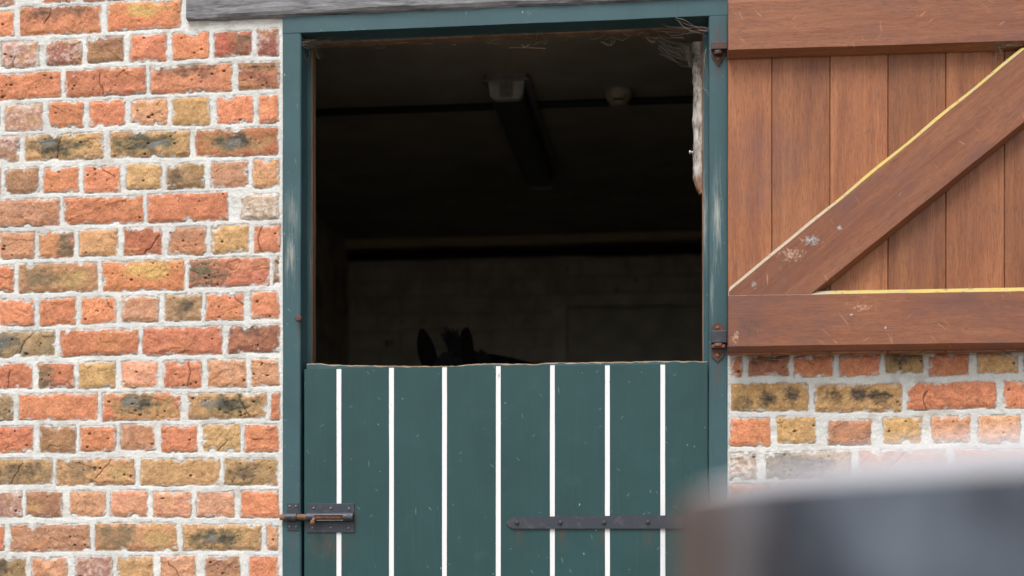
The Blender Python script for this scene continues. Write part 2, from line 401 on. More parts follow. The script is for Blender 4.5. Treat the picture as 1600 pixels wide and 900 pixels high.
LINTEL_X0, LINTEL_X1 = PX(290, -.02), PX(1139, -.02)+.30
def axis_grid(a, b, fa, fb, fine, coarse):
    out = []
    if a < fa: out.append(np.linspace(a, min(fa, b), max(2, int((min(fa, b)-a)/coarse)+1))[:-1])
    lo, hi = max(a, fa), min(b, fb)
    out.append(np.linspace(lo, hi, max(2, int((hi-lo)/fine)+1)))
    if b > fb: out.append(np.linspace(fb, b, max(2, int((b-fb)/coarse)+1))[1:])
    return np.concatenate(out)

def masonry(xs, zs):
    X, Z = np.meshgrid(xs, zs, indexing='ij')
    mort = fbm(X*28, Z*60, 3, 5)*.0024-.0010+fbm(X*220, Z*260, 9, 2)*.0012
    Hh = mort.copy(); clay = np.zeros_like(X)
    base = MORTAR*(1+(fbm(X*9, Z*14, 21, 4)-.5)[..., None]*.34)
    C = base*np.ones(X.shape+(3,))
    dirt = sstep(fbm(X*30, Z*46, 33, 5), .55, .75)[..., None]
    C = C*(1-dirt*.34)+np.array(lin(150, 134, 116))*dirt*.34
    wx = (fbm(X*80, Z*80, 41, 3)-.5)*.0048; wz = (fbm(X*80, Z*80, 47, 3)-.5)*.0048
    wx2 = (fbm(X*16, Z*16, 51, 2)-.5)*.005; wz2 = (fbm(X*16, Z*16, 57, 2)-.5)*.006
    n1 = fbm(X*40, Z*40, 61, 5, .65); n2 = fbm(X*14, Z*22, 71, 4); n3 = fbm(X*130, Z*130, 81, 3); chipn = fbm(X*55, Z*55, 91, 4, .6)
    for bi, (x0, x1, z0, z1, tilt, kind) in enumerate(BR):
        if x1 < xs[0]-.01 or x0 > xs[-1]+.01 or z1 < zs[0]-.02 or z0 > zs[-1]+.02: continue
        if x1 > LINTEL_X0-.012 and z1 > LZB+.004 and z0 < LZB+.16 and x0 < LINTEL_X1: continue
        ia, ib = np.searchsorted(xs, [x0-.014, x1+.014]); ja, jb = np.searchsorted(zs, [z0-.018, z1+.018])
        if ib-ia < 1 or jb-ja < 1: continue
        sl_ = np.s_[ia:ib, ja:jb]; r = np.random.default_rng(1000+bi)
        cx, cz = (x0+x1)/2, (z0+z1)/2; hx, hz = (x1-x0)/2, (z1-z0)/2
        rx, rz = X[sl_]-cx, Z[sl_]-cz
        lx = rx+wx[sl_]+wx2[sl_]; lz = rz-tilt*rx+wz[sl_]+wz2[sl_]
        rad = r.uniform(.0015, .006)
        # each corner bitten off a little differently
        qx = np.abs(lx)-hx+rad; qz = np.abs(lz)-hz+rad
        sd = np.hypot(np.maximum(qx, 0), np.maximum(qz, 0))+np.minimum(np.maximum(qx, qz), 0)-rad
        sd = sd+np.maximum(0, chipn[sl_]-r.uniform(.64, .78))*.06
        for _ in range(r.integers(0, 3)):             # spalled bites in the arrises
            ex, ez = r.uniform(-hx, hx), r.choice([-1, 1])*hz
            d = np.hypot((lx-ex)/1.5, lz-ez); sd = np.maximum(sd, -(d-r.uniform(.003, .010)))
        mk = sstep(-sd, -.0006, .0015)
        dome = sstep(-sd, 0, .012)
        hb = r.uniform(.0026, .0054)+rx*r.uniform(-.012, .012)+rz*r.uniform(-.02, .02)+(n1[sl_]-.5)*.0062+(n3[sl_]-.5)*.0012
        hb = hb*(.35+.65*dome)
        Hh[sl_] = Hh[sl_]*(1-mk)+np.maximum(hb, -.002)*mk
        c = np.array(lin(*CLAY[kind]))*r.uniform(.86, 1.14)*np.array([1, r.uniform(.95, 1.05), r.uniform(.92, 1.08)])
        cc = np.ones(rx.shape+(3,))*c
        a1 = n1[sl_][..., None]; a2 = n2[sl_][..., None]
        cc = cc*(1+(a1-.5)*.7+(n3[sl_][..., None]-.5)*.35)
        buff = np.array(lin(196, 150, 84)); dark = np.array(lin(66, 60, 52)); ochre = np.array(lin(204, 132, 76))
        t = sstep(n2[sl_]+r.uniform(-.08, .08), .5, .68)[..., None]*r.uniform(.15, .5)
        cc = cc*(1-t)+(ochre if kind in 'ORTQ' else buff)*t
        stk = fbm(rx*38+bi*3.7, (rz+rx*r.uniform(-.2, .2))*120+bi, 131, 4)
        def blot(px, pz, sx, sz, col, k):
            nonlocal cc
            d = np.hypot((rx-px*hx)/(sx*hx), (rz-pz*hz)/(sz*hz))+(n1[sl_]-.5)*1.5+(n3[sl_]-.5)*.5
            m_ = sstep(-d, -1.25, -.35)[..., None]*k*(.62+.55*sstep(stk, .3, .7))[..., None]; m_ = np.clip(m_, 0, 1); cc = cc*(1-m_)+col*m_
        if kind in 'Kk':
            blot(r.uniform(-.1, .1), 0, 1.0, 1.1, np.array(lin(172, 140, 84)), .7)
            blot(r.uniform(-.25, .1), r.uniform(-.1, .25), r.uniform(.62, .8) if kind == 'K' else .55, r.uniform(.7, .95), np.array(lin(88, 86, 68)), .9)
            blot(r.uniform(-.4, .3), r.uniform(-.2, .3), r.uniform(.25, .4), r.uniform(.4, .7), dark, .75)
            blot(r.uniform(-.5, .4), r.uniform(-.2, .4), .25, .4, np.array(lin(128, 126, 118)), .7)
        if kind == 'S':
            for q in (-.62, -.02, .42): blot(q+r.uniform(-.08, .08), r.uniform(-.4, .3), r.uniform(.20, .3), r.uniform(.45, .7), dark*r.uniform(.9, 1.3), .85)
        if kind in 'V': blot(-.5, .1, .6, .9, np.array(lin(126, 108, 78)), .8); blot(.5, -.1, .4, .7, np.array(lin(180, 150, 84)), .7)
        if kind in 'Y': blot(0, .4, .6, .7, np.array(lin(206, 166, 84)), .85)
        if kind in 'Qq': blot(-.1, .75, .9, .7, dark*1.3, .7)
        if kind in 'mM': blot(r.choice([-.65, .65]), -.1, .65, 1.2, np.array(lin(112, 98, 74)), .9)
        if kind in 'bN': blot(r.uniform(-.6, .3), r.uniform(-.3, .3), .6, .8, dark*1.35, .75)
        if kind == 'N': blot(-.6, 0, .6, 1.2, np.array(lin(104, 104, 98)), .8)
        if kind in 'PpG':
            t = sstep(n3[sl_]*.5+n1[sl_]*.5, .46, .62)[..., None]*(.75 if kind == 'G' else .4); cc = cc*(1-t)+np.array(lin(206, 196, 186))*t
        lum = cc.mean(-1, keepdims=True); cc = (lum+(cc-lum)*.81)*.96
        # pits and holes
        for _ in range(int((x1-x0)/.115*r.uniform(0, 2.6)**2)):
            px, pz, pr = r.uniform(-hx, hx)*.92, r.uniform(-hz, hz)*.85, r.uniform(.0010, .0034)
            d = np.hypot((rx-px)/r.uniform(1, 1.8), rz-pz)+(n3[sl_]-.5)*.002
            m_ = sstep(-d, -pr*1.25, -pr*.6); Hh[sl_] -= m_*mk*.003; cc = cc*(1-m_[..., None]*.82)
        ca, sa = math.cos(r.uniform(-.7, .7)), math.sin(r.uniform(-.7, .7))
        fold = fbm((rx*ca+rz*sa)*16+bi*1.7, (rz*ca-rx*sa)*34+bi*2.3, 151, 3)
        cr = np.exp(-((fold-.5)/.013)**2)*sstep(n2[sl_]+r.uniform(-.14, .02), .50, .62)
        Hh[sl_] -= cr*mk*.0016; cc = cc*(1-.22*cr[..., None]); Hh[sl_] += (sstep(fold, .5, .56)-.5)*mk*.0012*r.uniform(0, 1.4)
        # a crack wandering through some of them
        if r.random() < .16:
            px, pz = r.uniform(-.6, .6)*hx, r.choice([-1, 1])*hz; ang = -math.copysign(math.pi/2, pz)+r.uniform(-.5, .5)
            for _ in range(int(r.uniform(12, 34))):
                qx_, qz_ = px+math.cos(ang)*.0028, pz+math.sin(ang)*.0028
                d = np.hypot(rx-px, rz-pz); m_ = sstep(-d, -.0024, -.0009); Hh[sl_] -= m_*mk*.0022; cc = cc*(1-m_[..., None]*.6)
                px, pz = qx_, qz_; ang += r.uniform(-.3, .3)
        # lime smeared over the arris, dirt and thin brick-edge shadow painted into the joint colour
        sm = sstep(sd, -.010, -.001)*sstep(chipn[sl_], .52, .70)
        cc = cc*(1-.75*sm[..., None])+MORTAR*.9*.75*sm[..., None]
        line = np.exp(-((sd-.0008)/.0016)**2)*sstep(n1[sl_], .36, .60)
        mk3 = mk[..., None]
        C[sl_] = C[sl_]*(1-mk3)+cc*mk3
        C[sl_] = C[sl_]*(1-.6*line[..., None])+np.array(lin(104, 82, 66))*.6*line[..., None]
        Hh[sl_] -= np.exp(-((sd-.0016)/.0014)**2)*(.0008+.0018*sstep(n1[sl_], .38, .62))*(1-mk)
        clay[sl_] = np.maximum(clay[sl_], mk*(1-.7*sm))
    return X, Z, Hh, clay, np.clip(C, 0.01, .95)

def build_wall():
    vx0, vx1 = PX(-30), PX(1640); vz0, vz1 = PZ(0, 915), PZ(0, -25)
    patches = [(axis_grid(XMIN, FXL-.0005, vx0, 9, .0021, .010), axis_grid(-.05, ZTOP, PZ(0, 912), PZ(0, -12), .0021, .010)),
               (axis_grid(FXR+.0005, XMAX, -9, PX(1640), .0021, .010), axis_grid(-.05, ZTOP, PZ(1400, 780), PZ(1400, 535), .0021, .010)),
               (axis_grid(FXL-.0005, FXR+.0005, 9, 10, .01, .012), axis_grid(FZT, ZTOP, 9, 10, .01, .012))]
    VV, FF, CC, KK = [], [], [], []; b = 0
    for i, (xs, zs) in enumerate(patches):
        xs = np.unique(xs); zs = np.unique(zs)
        X, Z, Hh, clay, C = masonry(xs, zs); nx, nz = X.shape
        VV.append(np.stack([X, -Hh, Z], -1).reshape(-1, 3)); CC.append(C.reshape(-1, 3)); KK.append(clay.reshape(-1))
        I = np.arange(nx*nz).reshape(nx, nz)+b
        FF.append(np.stack([I[:-1, :-1], I[1:, :-1], I[1:, 1:], I[:-1, 1:]], -1).reshape(-1, 4)); b += nx*nz
    # the thickness behind the face
    mb = MB()
    mb.box(XMIN, FXL+.004, .012, .22, -.05, ZTOP); mb.box(FXR-.004, XMAX, .012, .22, -.05, ZTOP); mb.box(FXL+.004, FXR-.004, .012, .22, FZT+.002, ZTOP)
    VV.append(np.array(mb.v)); FF.append(np.array(mb.f)+b); CC.append(np.ones((len(mb.v), 3))*MORTAR*.6); KK.append(np.zeros(len(mb.v)))
    V = np.concatenate(VV); Fq = np.concatenate(FF); C = np.concatenate(CC); K = np.concatenate(KK)
    me = bpy.data.meshes.new("brick_wall")
    me.vertices.add(len(V)); me.vertices.foreach_set('co', V.astype(np.float32).ravel())
    me.loops.add(Fq.size); me.loops.foreach_set('vertex_index', Fq.astype(np.int32).ravel())
    me.polygons.add(len(Fq)); me.polygons.foreach_set('loop_start', np.arange(0, Fq.size, 4, dtype=np.int32))
    sm = np.ones(len(Fq), bool); sm[-len(mb.f):] = False
    me.polygons.foreach_set('use_smooth', sm)
    at = me.attributes.new('Clay_colour', 'FLOAT_COLOR', 'POINT'); at.data.foreach_set('color', np.concatenate([C, np.ones((len(C), 1))], 1).astype(np.float32).ravel())
    at = me.attributes.new('Clay', 'FLOAT', 'POINT'); at.data.foreach_set('value', K.astype(np.float32))
    me.update(calc_edges=True); me.validate()
    me.materials.append(masonry_material())
    o = link(bpy.data.objects.new("brick_wall", me))
    tag(o, "old orange and buff brick wall with thick pale mortar around the stable doorway", "wall")
build_wall()

# ------------------------------------------------------------------ ground and floor
g = NT("yard_gravel")
f = g.noise(60, 6, .7); g.done(g.ramp(f, [(.3, lin(92, 87, 80)), (.7, lin(140, 133, 122))]), .95, g.bump(f, .6, .01))
mb = MB(); mb.add([(-1500, -1500, 0), (1500, -1500, 0), (1500, 1500, 0), (-1500, 1500, 0)], [(0, 1, 2, 3)])
o = mb.build("ground", g.m); o["kind"] = "structure"

RX0, RX1, RY1, RZ = PX(545, 3.42), 2.6, 3.42, 2.48
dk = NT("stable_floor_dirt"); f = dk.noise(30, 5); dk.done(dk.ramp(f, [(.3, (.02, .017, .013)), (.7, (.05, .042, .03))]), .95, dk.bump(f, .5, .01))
mb = MB(); mb.box(RX0-.1, RX1+.1, .2, RY1+.1, -.1, .004)
o = mb.build("stable_floor", dk.m); o["kind"] = "structure"

# dingy whitewashed brick inside
n = NT("dingy_whitewash")
br = n.node("ShaderNodeTexBrick"); wob = n.node('ShaderNodeVectorMath', operation='MULTIPLY_ADD'); n.put(wob.inputs[0], n.noise(9, 3, out='Color')); wob.inputs[1].default_value = (.05, .05, .05); n.put(wob.inputs[2], n.mapping(rot=(math.pi/2, 0, 0)))
n.put(br.inputs['Vector'], wob.outputs[0])
br.inputs['Scale'].default_value = 1; br.inputs['Brick Width'].default_value = .23; br.inputs['Row Height'].default_value = .087; br.inputs['Mortar Size'].default_value = .007
br.inputs['Color1'].default_value = (1, 1, 1, 1); br.inputs['Color2'].default_value = (.94, .94, .94, 1); br.inputs['Mortar'].default_value = (.8, .8, .8, 1)
f = n.noise(7, 5, .65)
c = n.mix(1.0, n.ramp(f, [(.3, (.46, .41, .33)), (.55, (.66, .60, .50)), (.8, (.74, .69, .59))]), br.outputs['Color'], 'MULTIPLY')
c = n.mix(n.step(n.noise(16, 4, .7), .64, .72), c, (.025, .022, .02))
whitewash = n.done(c, .9, n.bump(br.outputs['Color'], .4, .004))
mb = MB(); mb.box(RX0-.12, RX1+.12, RY1, RY1+.15, -.1, RZ+.1)
tag(mb.build("interior_wall", whitewash, loc=(0, RY1, 0)), "dim whitewashed brick wall at the back of the stable", "wall")
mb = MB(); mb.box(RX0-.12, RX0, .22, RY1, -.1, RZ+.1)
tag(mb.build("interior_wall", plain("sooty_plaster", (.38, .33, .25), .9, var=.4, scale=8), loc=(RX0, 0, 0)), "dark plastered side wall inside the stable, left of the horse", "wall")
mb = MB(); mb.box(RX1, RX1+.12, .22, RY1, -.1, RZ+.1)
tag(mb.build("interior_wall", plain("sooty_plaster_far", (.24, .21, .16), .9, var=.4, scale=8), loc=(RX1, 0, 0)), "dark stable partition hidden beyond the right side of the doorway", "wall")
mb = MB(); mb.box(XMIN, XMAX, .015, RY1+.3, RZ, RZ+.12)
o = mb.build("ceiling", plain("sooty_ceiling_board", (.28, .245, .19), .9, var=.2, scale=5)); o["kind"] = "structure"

# ------------------------------------------------------------------ materials
M_frame = paint("blue_green_frame_paint", lin(55, 83, 88), scuffs=[
    (PX(455), PZ(455, 400), .014, .075, .75), (PX(483), PZ(483, 390), .012, .12, .55), (PX(458), PZ(455, 335), .02, .06, .35),
    (PX(1120), PZ(1120, 335), .012, .11, .9), (PX(1102), PZ(1100, 330), .008, .12, .6), (PX(1113), PZ(1113, 450), .006, .08, .5)], dust=.12, rust=[(PX(1121), PZ(1121, 60), .014, .03, .7), (PX(1121), PZ(1121, 112), .010, .03, .5), (PX(1121), PZ(1121, 580), .010, .05, .6), (PX(458), PZ(458, 840), .010, .04, .5), (PX(467), PZ(467, 512), .004, .03, .6)])
M_door = paint("dark_green_door_paint", lin(39, 69, 70), rough=.4, dust=.07, rust=[(PX(u), PZ(u, 834), .012, .03, .55) for u in (810, 876, 944, 1013, 1080)]+[(PX(517), PZ(517, 848), .05, .04, .6), (PX(556), PZ(556, 812), .006, .02, .7), (PX(731), PZ(731, 627), .004, .004, .8)])
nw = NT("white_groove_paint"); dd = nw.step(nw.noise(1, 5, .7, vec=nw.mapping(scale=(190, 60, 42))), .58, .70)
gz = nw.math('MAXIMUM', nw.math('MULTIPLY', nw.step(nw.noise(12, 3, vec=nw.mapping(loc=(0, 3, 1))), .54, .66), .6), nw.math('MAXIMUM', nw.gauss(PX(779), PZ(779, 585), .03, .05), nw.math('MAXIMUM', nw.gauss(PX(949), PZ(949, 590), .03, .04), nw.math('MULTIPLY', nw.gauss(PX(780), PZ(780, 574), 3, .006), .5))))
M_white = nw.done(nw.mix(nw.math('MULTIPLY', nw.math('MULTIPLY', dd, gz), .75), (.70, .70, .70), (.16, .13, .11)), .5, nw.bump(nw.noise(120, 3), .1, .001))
M_bare = hardwood("bare_worn_wood", (0, math.pi/2, 0), (.10, .055, .035), (.21, .12, .075), (.36, .25, .17), .8)
M_chew = hardwood("chewed_pale_wood", (0, 0, 0), (.16, .11, .07), (.32, .24, .16), (.48, .38, .27), .85)
HD, HM, HL = (.150, .052, .026), (.258, .096, .042), (.365, .155, .070)
M_board = hardwood("red_hardwood_boards", (0, math.pi/2, 0), HD, HM, HL)
gx, gz_ = P(1268, 376, -.08)
M_ledge = hardwood("red_hardwood_ledge", (0, 0, 0), (.165, .058, .030), (.262, .098, .048), (.350, .145, .072), .46, scratch=.6, spots=[(PX(1175, -.08), PZ(1175, 515, -.08), .07, .05, .45, (.07, .045, .035)), (PX(1345, -.08), PZ(1345, 480, -.08), .05, .018, .55, (.6, .38, .26)), (PX(1150, -.08), PZ(1150, 530, -.08), .02, .03, .6, (.6, .36, .22)), (PX(1330, -.08), PZ(1330, 492, -.08), .008, .006, .9, (.5, .5, .48)), (PX(1383, -.08), PZ(1383, 512, -.08), .005, .008, .9, (.5, .5, .48))])
M_brace = hardwood("red_hardwood_brace", (0, math.radians(39.5), 0), (.170, .060, .032), (.268, .100, .049), (.360, .150, .074), .46, scratch=.75,
                   spots=[(gx, gz_, .045, .022, .9, (.36, .38, .38)), (gx-.05, gz_-.035, .06, .03, .6, (.55, .38, .28)), (gx+.07, gz_+.03, .012, .012, .9, (.36, .38, .38)), (PX(1178, -.08), PZ(1178, 445, -.08), .014, .018, .7, (.3, .3, .28))])
ny = NT("yellow_edge_paint"); sx_ = ny.node("ShaderNodeSeparateXYZ"); ny.put(sx_.inputs[0], ny.geo.outputs['Position'])
fade = ny.math('ADD', ny.math('MULTIPLY', ny.noise(45, 5, .7), 1.2), ny.step(sx_.outputs[0], PX(1360, -.08), PX(1140, -.08)))
yel = ny.mix(ny.noise(30, 4), (.42, .32, .06), (.50, .40, .11))
M_yellow = ny.done(ny.mix(ny.math('MULTIPLY', ny.step(ny.noise(70, 6, .75), .54, .66), .8), ny.mix(ny.math('MULTIPLY', ny.step(fade, .50, .95), .9), yel, (.36, .31, .25)), (.20, .105, .06)), .75, ny.bump(ny.noise(90, 4), .4, .002))
nb = NT("weathered_grey_oak")
b1 = nb.noise(1, 6, .7, vec=nb.mapping(scale=(5, 60, 60)), dist=1.2); b2 = nb.noise(1, 3, .5, vec=nb.mapping(scale=(5, 34, 34)), dist=2.5); b3 = nb.noise(1, 4, .65, vec=nb.mapping(scale=(26, 300, 300)), dist=1.2)
bf = nb.math('ADD', nb.math('MULTIPLY', b1, .4), nb.math('ADD', nb.math('MULTIPLY', b2, .3), nb.math('MULTIPLY', b3, .3)))
M_oak = nb.done(nb.ramp(bf, [(.36, lin(66, 65, 67)), (.46, lin(106, 105, 107)), (.56, lin(134, 133, 135)), (.68, lin(172, 171, 173))]), .85, nb.bump(bf, .8, .004), spec=.2)
def metal(name, a, b, k0=.45, k1=.62, rough=.55):
    n = NT(name); r = n.noise(55, 5, .7); t = n.step(r, k0, k1)
    return n.done(n.mix(t, a, b), n.mix(t, (rough,)*3, (.85,)*3), n.bump(n.noise(160, 4), .35, .001), .25)
M_black = metal("black_painted_iron", lin(54, 58, 66), lin(82, 80, 82), .52, .72, .45)
M_rust = metal("rusty_iron", lin(98, 74, 60), lin(140, 96, 70), .4, .6, .7)
M_rustdark = metal("dark_rusted_iron", lin(70, 58, 56), lin(104, 68, 54), .45, .65, .65)
M_screw = metal("worn_screw_head", lin(100, 104, 110), lin(120, 108, 98), .5, .7, .4)
M_straw = plain("dry_straw", lin(150, 128, 92), .8, var=.3, scale=60)
M_web = plain("dusty_cobweb", lin(118, 108, 96), .95, var=.3, scale=90)

# ------------------------------------------------------------------ lintel
lin_o = None
mb = MB()
yl0, yl1 = -.018, .2
hL = .17
nxl, nzl = 520, 16
vs = []
prof = [(yl1, 0), (yl0, 0)]
mb.bar((LINTEL_X0, 0, LZB+hL/2), (LINTEL_X1, 0, LZB+hL/2), [(-hL/2+.001, yl1), (-hL/2, yl0+.012), (-hL/2+.004, yl0+.004), (-hL/2+.011, yl0), (-.03, yl0), (.03, yl0), (hL/2-.008, yl0), (hL/2, yl0+.008), (hL/2, yl1)], (0, 0, 1), (0, 1, 0), 220, .0035, seed=4, freq=9)
tag(mb.build("lintel_beam", M_oak, loc=(LINTEL_X0, 0, LZB)), "weathered grey timber lintel beam above the green door frame", "beam")

# ------------------------------------------------------------------ door frame
fr = thing("door_frame", "blue green painted timber door frame set in the brick wall", "door frame", ((FXL+FXR)/2, 0, 0))
YS, YB = .064, .102                                     # front of the stop, back of the frame
SL, SR = PX(488, YS), PX(1097.5, YS); SZ = PZ(640, 61.5, YS)
def jamb(xo, xi, xs, sgn, seed):
    mb = MB()
    pr = [(xo, YF+.0015), (xo+sgn*.0015, YF), (xi-sgn*.003, YF), (xi, YF+.003), (xi, YS), (xs-sgn*.003, YS), (xs, YS+.003), (xs, YB), (xo, YB)]
    z1 = FZI if True else FZT
    mb.bar((0, 0, 0.01), (0, 0, z1-.0005), pr, (1, 0, 0), (0, 1, 0), 150, .0011, mats=[0, 0, 0, 0, 0, 1, 1, 0, 0], seed=seed, freq=4)
    return mb.build("jamb", [M_frame, M_bare], fr)
jamb(FXL, FIL, SL, 1, 2); jamb(FXR, FIR, SR, -1, 5)
mb = MB()
pr = [(FZT, YF+.0015), (FZT-.0015, YF), (FZI+.0008, YF), (FZI, YF+.0008), (FZI, YS), (SZ+.003, YS), (SZ, YS+.003), (SZ, YB), (FZT, YB)]
mb.bar((FXL, 0, 0), (FXR, 0, 0), pr, (0, 0, 1), (0, 1, 0), 150, .0011, mats=[0, 0, 0, 0, 0, 1, 1, 0, 0], seed=8, freq=4)
mb.build("head_rail", [M_frame, M_bare], fr)

def disc(mb, x, z, y, r, h, n=14, mat=0, slot=False, dome=0.0):
    """a screw or bolt head standing h proud of the plane y (towards the viewer)"""
    rings = [(r, y), (r, y-h*.6), (r*.78, y-h), (r*.35, y-h-dome)]
    vs = []
    for (rr, yy) in rings:
        for k in range(n):
            a = 2*math.pi*k/n; vs.append((x+rr*math.cos(a), yy, z+rr*math.sin(a)))
    fs = [(i*n+k, i*n+(k+1) % n, (i+1)*n+(k+1) % n, (i+1)*n+k) for i in range(len(rings)-1) for k in range(n)]
    fs.append(tuple((len(rings)-1)*n+k for k in range(n))); mb.add(vs, fs, mat)
def screw(parent, u, v, y, r, mat=None, name="screw", h=.0022):
    x, z = P(u, v, y); mb = MB(); disc(mb, x, z, y, r, h, dome=.0004)
    a = random.uniform(0, 3.1); dx, dz = math.cos(a), math.sin(a)
    return mb.build(name, mat or M_screw, parent)
def plate(uv, y, th):
    return [P(u, v, y) for u, v in uv]

# lower pintle plate on the right jamb: pointed ends, band wrapped over it
pl = MB(); pl.prism(plate([(1111,518),(1113,509),(1121,503),(1129,508),(1133,517),(1133,548),(1131,557),(1121,566),(1112,557),(1110,547)], YF, 0), YF-.004, YF+.001)
pp = pl.build("hinge_plate", M_rustdark, fr, bevel=.0008)
screw(pp, 1121, 512, YF-.004, .0042, M_rust); screw(pp, 1121, 555, YF-.004, .0055, M_rust)
mb = MB(); x0, z1 = P(1111, 518, YF); x1, z0 = P(1135.5, 537, YF)
mb.box(x0, x1, YF-.018, YF-.003, z0, z1)
mb.build("hinge_band", M_black, pp, bevel=.002)
mb = MB(); x, z = P(1122, 538, YF-.012); mb.tube([(x, YF-.012, z-.006), (x, YF-.012, z+.002)], .0115, 14); mb.box(x-.017, x+.018, YF-.016, YF-.004, z-.009, z-.001)
mb.build("hinge_pin", M_rust, pp, bevel=.001)
# upper one, rusted, its tail end showing as a diamond
pl = MB(); pl.prism(plate([(1112,72),(1134,70),(1134,86),(1122,104),(1111,88)], YF, 0), YF-.004, YF+.001)
pq = pl.build("hinge_plate", M_rustdark, fr, bevel=.0008)
pq["label"] = "rusted upper hinge plate with a diamond shaped tail"
screw(pq, 1122, 92, YF-.004, .0055, M_rust)
mb = MB(); x0, z1 = P(1111, 69, YF); x1, z0 = P(1136, 80, YF); mb.box(x0, x1, YF-.020, YF-.003, z0, z1); mb.build("hinge_band", M_rustdark, pq, bevel=.002)
mb = MB(); x, z = P(1122, 82, YF-.012); mb.tube([(x, YF-.012, z-.006), (x, YF-.012, z+.004)], .011, 14); mb.build("hinge_pin", M_rustdark, pq, bevel=.001)
# round iron stop on the left jamb
mb = MB(); x, z = P(467, 498, YF-.012); mb.tube([(x, YF+.002, z), (x, YF-.010, z), (x, YF-.011, z)], [.0035, .0035, .0075], 12)
mb.tube([(x, YF-.010, z), (x, YF-.013, z), (x, YF-.019, z), (x, YF-.021, z)], [.006, .0095, .0095, .006], 14)
mb.build("iron_stud", M_rustdark, fr)
# bolt keep on the left jamb
mb = MB(); x0, z1 = P(449, 786, YF); x1, z0 = P(467, 829, YF); mb.box(x0, x1, YF-.003, YF+.001, z0, z1)
kp = mb.build("bolt_keep", M_black, fr, bevel=.0007)
zb = PZ(458, 808, YF-.012); RB = .0082
mb = MB(); xa, xb = PX(446, YF-.012), PX(463.5, YF-.012)
nn = 14; vs = []
for xx in (xa, xb):
    for rr in (RB+.0028, RB+.0006):
        for k in range(nn+1):
            a = -math.pi*.12+math.pi*1.24*k/nn; vs.append((xx, YF-.012-rr*math.sin(a)*1.0, zb+rr*math.cos(a)))
q = nn+1; fs = []
for k in range(nn):
    fs += [(k, k+1, 2*q+k+1, 2*q+k), (q+k, 3*q+k, 3*q+k+1, q+k+1), (k, q+k, q+k+1, k+1), (2*q+k, 2*q+k+1, 3*q+k+1, 3*q+k)]
mb.add(vs, fs, 0, False); mb.build("keep_loop", M_black, kp)
for (u, v) in ((452.5, 791), (462.5, 791), (452.5, 823), (462.5, 823)): screw(kp, u, v, YF-.003, .0034)

# ------------------------------------------------------------------ the lower stable door
YD = -.004; DTH = .042
DX0, DX1 = PX(475.3, YD), PX(1106, YD); DZT = PZ(790, 571.5, YD)
door = thing("stable_door", "dark green lower half door with white painted board joints", "door", ((DX0+DX1)/2, 0, 0))
mb = MB(); cents = [PX(u, YD) for u in (529.5, 611.5, 694.5, 778.5, 863, 949, 1035.5)]; hw = .0063
edges = [DX0]+[c for c in cents for c in (c,)]+[DX1]
prev = DX0
rr = random.Random(3)
for i, c in enumerate(cents+[None]):
    r_ = (c-hw) if c is not None else DX1
    zt = DZT+rr.uniform(-.0022, .0022)
    # board with softened arrises: front chamfered towards its joints
    pr = [(prev+.0012, YD), (r_-.0012, YD), (r_, YD+.0015), (r_, YD+DTH), (prev, YD+DTH), (prev, YD+.0015)]
    mb.bar((0, 0, .03), (0, 0, zt), pr, (1, 0, 0), (0, 1, 0), 60, .0005, seed=i+20, freq=3)
    if c is not None:                                   # white-painted tongue lying in the joint
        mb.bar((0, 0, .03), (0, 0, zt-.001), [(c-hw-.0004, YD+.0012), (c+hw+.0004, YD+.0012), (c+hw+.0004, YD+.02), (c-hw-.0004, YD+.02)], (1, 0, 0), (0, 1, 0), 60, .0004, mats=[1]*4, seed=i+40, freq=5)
        prev = c+hw
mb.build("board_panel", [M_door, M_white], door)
# rail behind, its top edge chewed
yr0, yr1 = YD+.020, YD+.062
top = [(479,567.5),(500,567.5),(512,569),(530,569.8),(560,570.3),(610,571),(640,571.6),(680,571.6),(715,571.2),(730,569.5),(745,568),(770,567.3),(800,568),(835,568.6),(850,567),(862,566),(900,566),(945,565.4),(990,564.6),(1037,563.6),(1080,563.6),(1105,564.4)]
tx = [PX(u, yr0) for u, _ in top]; tz = [PZ(u, v, yr0) for u, v in top]
xs = np.linspace(tx[0], DX1-.001, 240); zz = np.interp(xs, tx, tz)+(fbm(xs*90, xs*0+.3, 5, 4)-.5)*.004
mb = MB(); zl = DZT-.12
for i in range(len(xs)-1):
    a, b, za, zb2 = xs[i], xs[i+1], zz[i], zz[i+1]
    ea, eb = za-.0035-.003*mnoise.noise(Vector((a*40, 0, 0))), zb2-.0035-.003*mnoise.noise(Vector((b*40, 0, 0)))
    mb.add([(a, yr0, zl), (b, yr0, zl), (b, yr0, eb), (a, yr0, ea)], [(0, 1, 2, 3)], 0)
    mb.add([(a, yr0, ea), (b, yr0, eb), (b, yr0+.006, zb2), (a, yr0+.006, za)], [(0, 1, 2, 3)], 1)
    mb.add([(a, yr0+.006, za), (b, yr0+.006, zb2), (b, yr1, zb2-.003), (a, yr1, za-.003)], [(0, 1, 2, 3)], 1)
    mb.add([(a, yr1, zl), (b, yr1, zl), (b, yr1, zb2-.003), (a, yr1, za-.003)], [(3, 2, 1, 0)], 0)
rl = mb.build("top_rail", [M_frame, M_chew], door, recalc=False)
rl["label"] = "top rail behind the boards with a chewed pale edge"
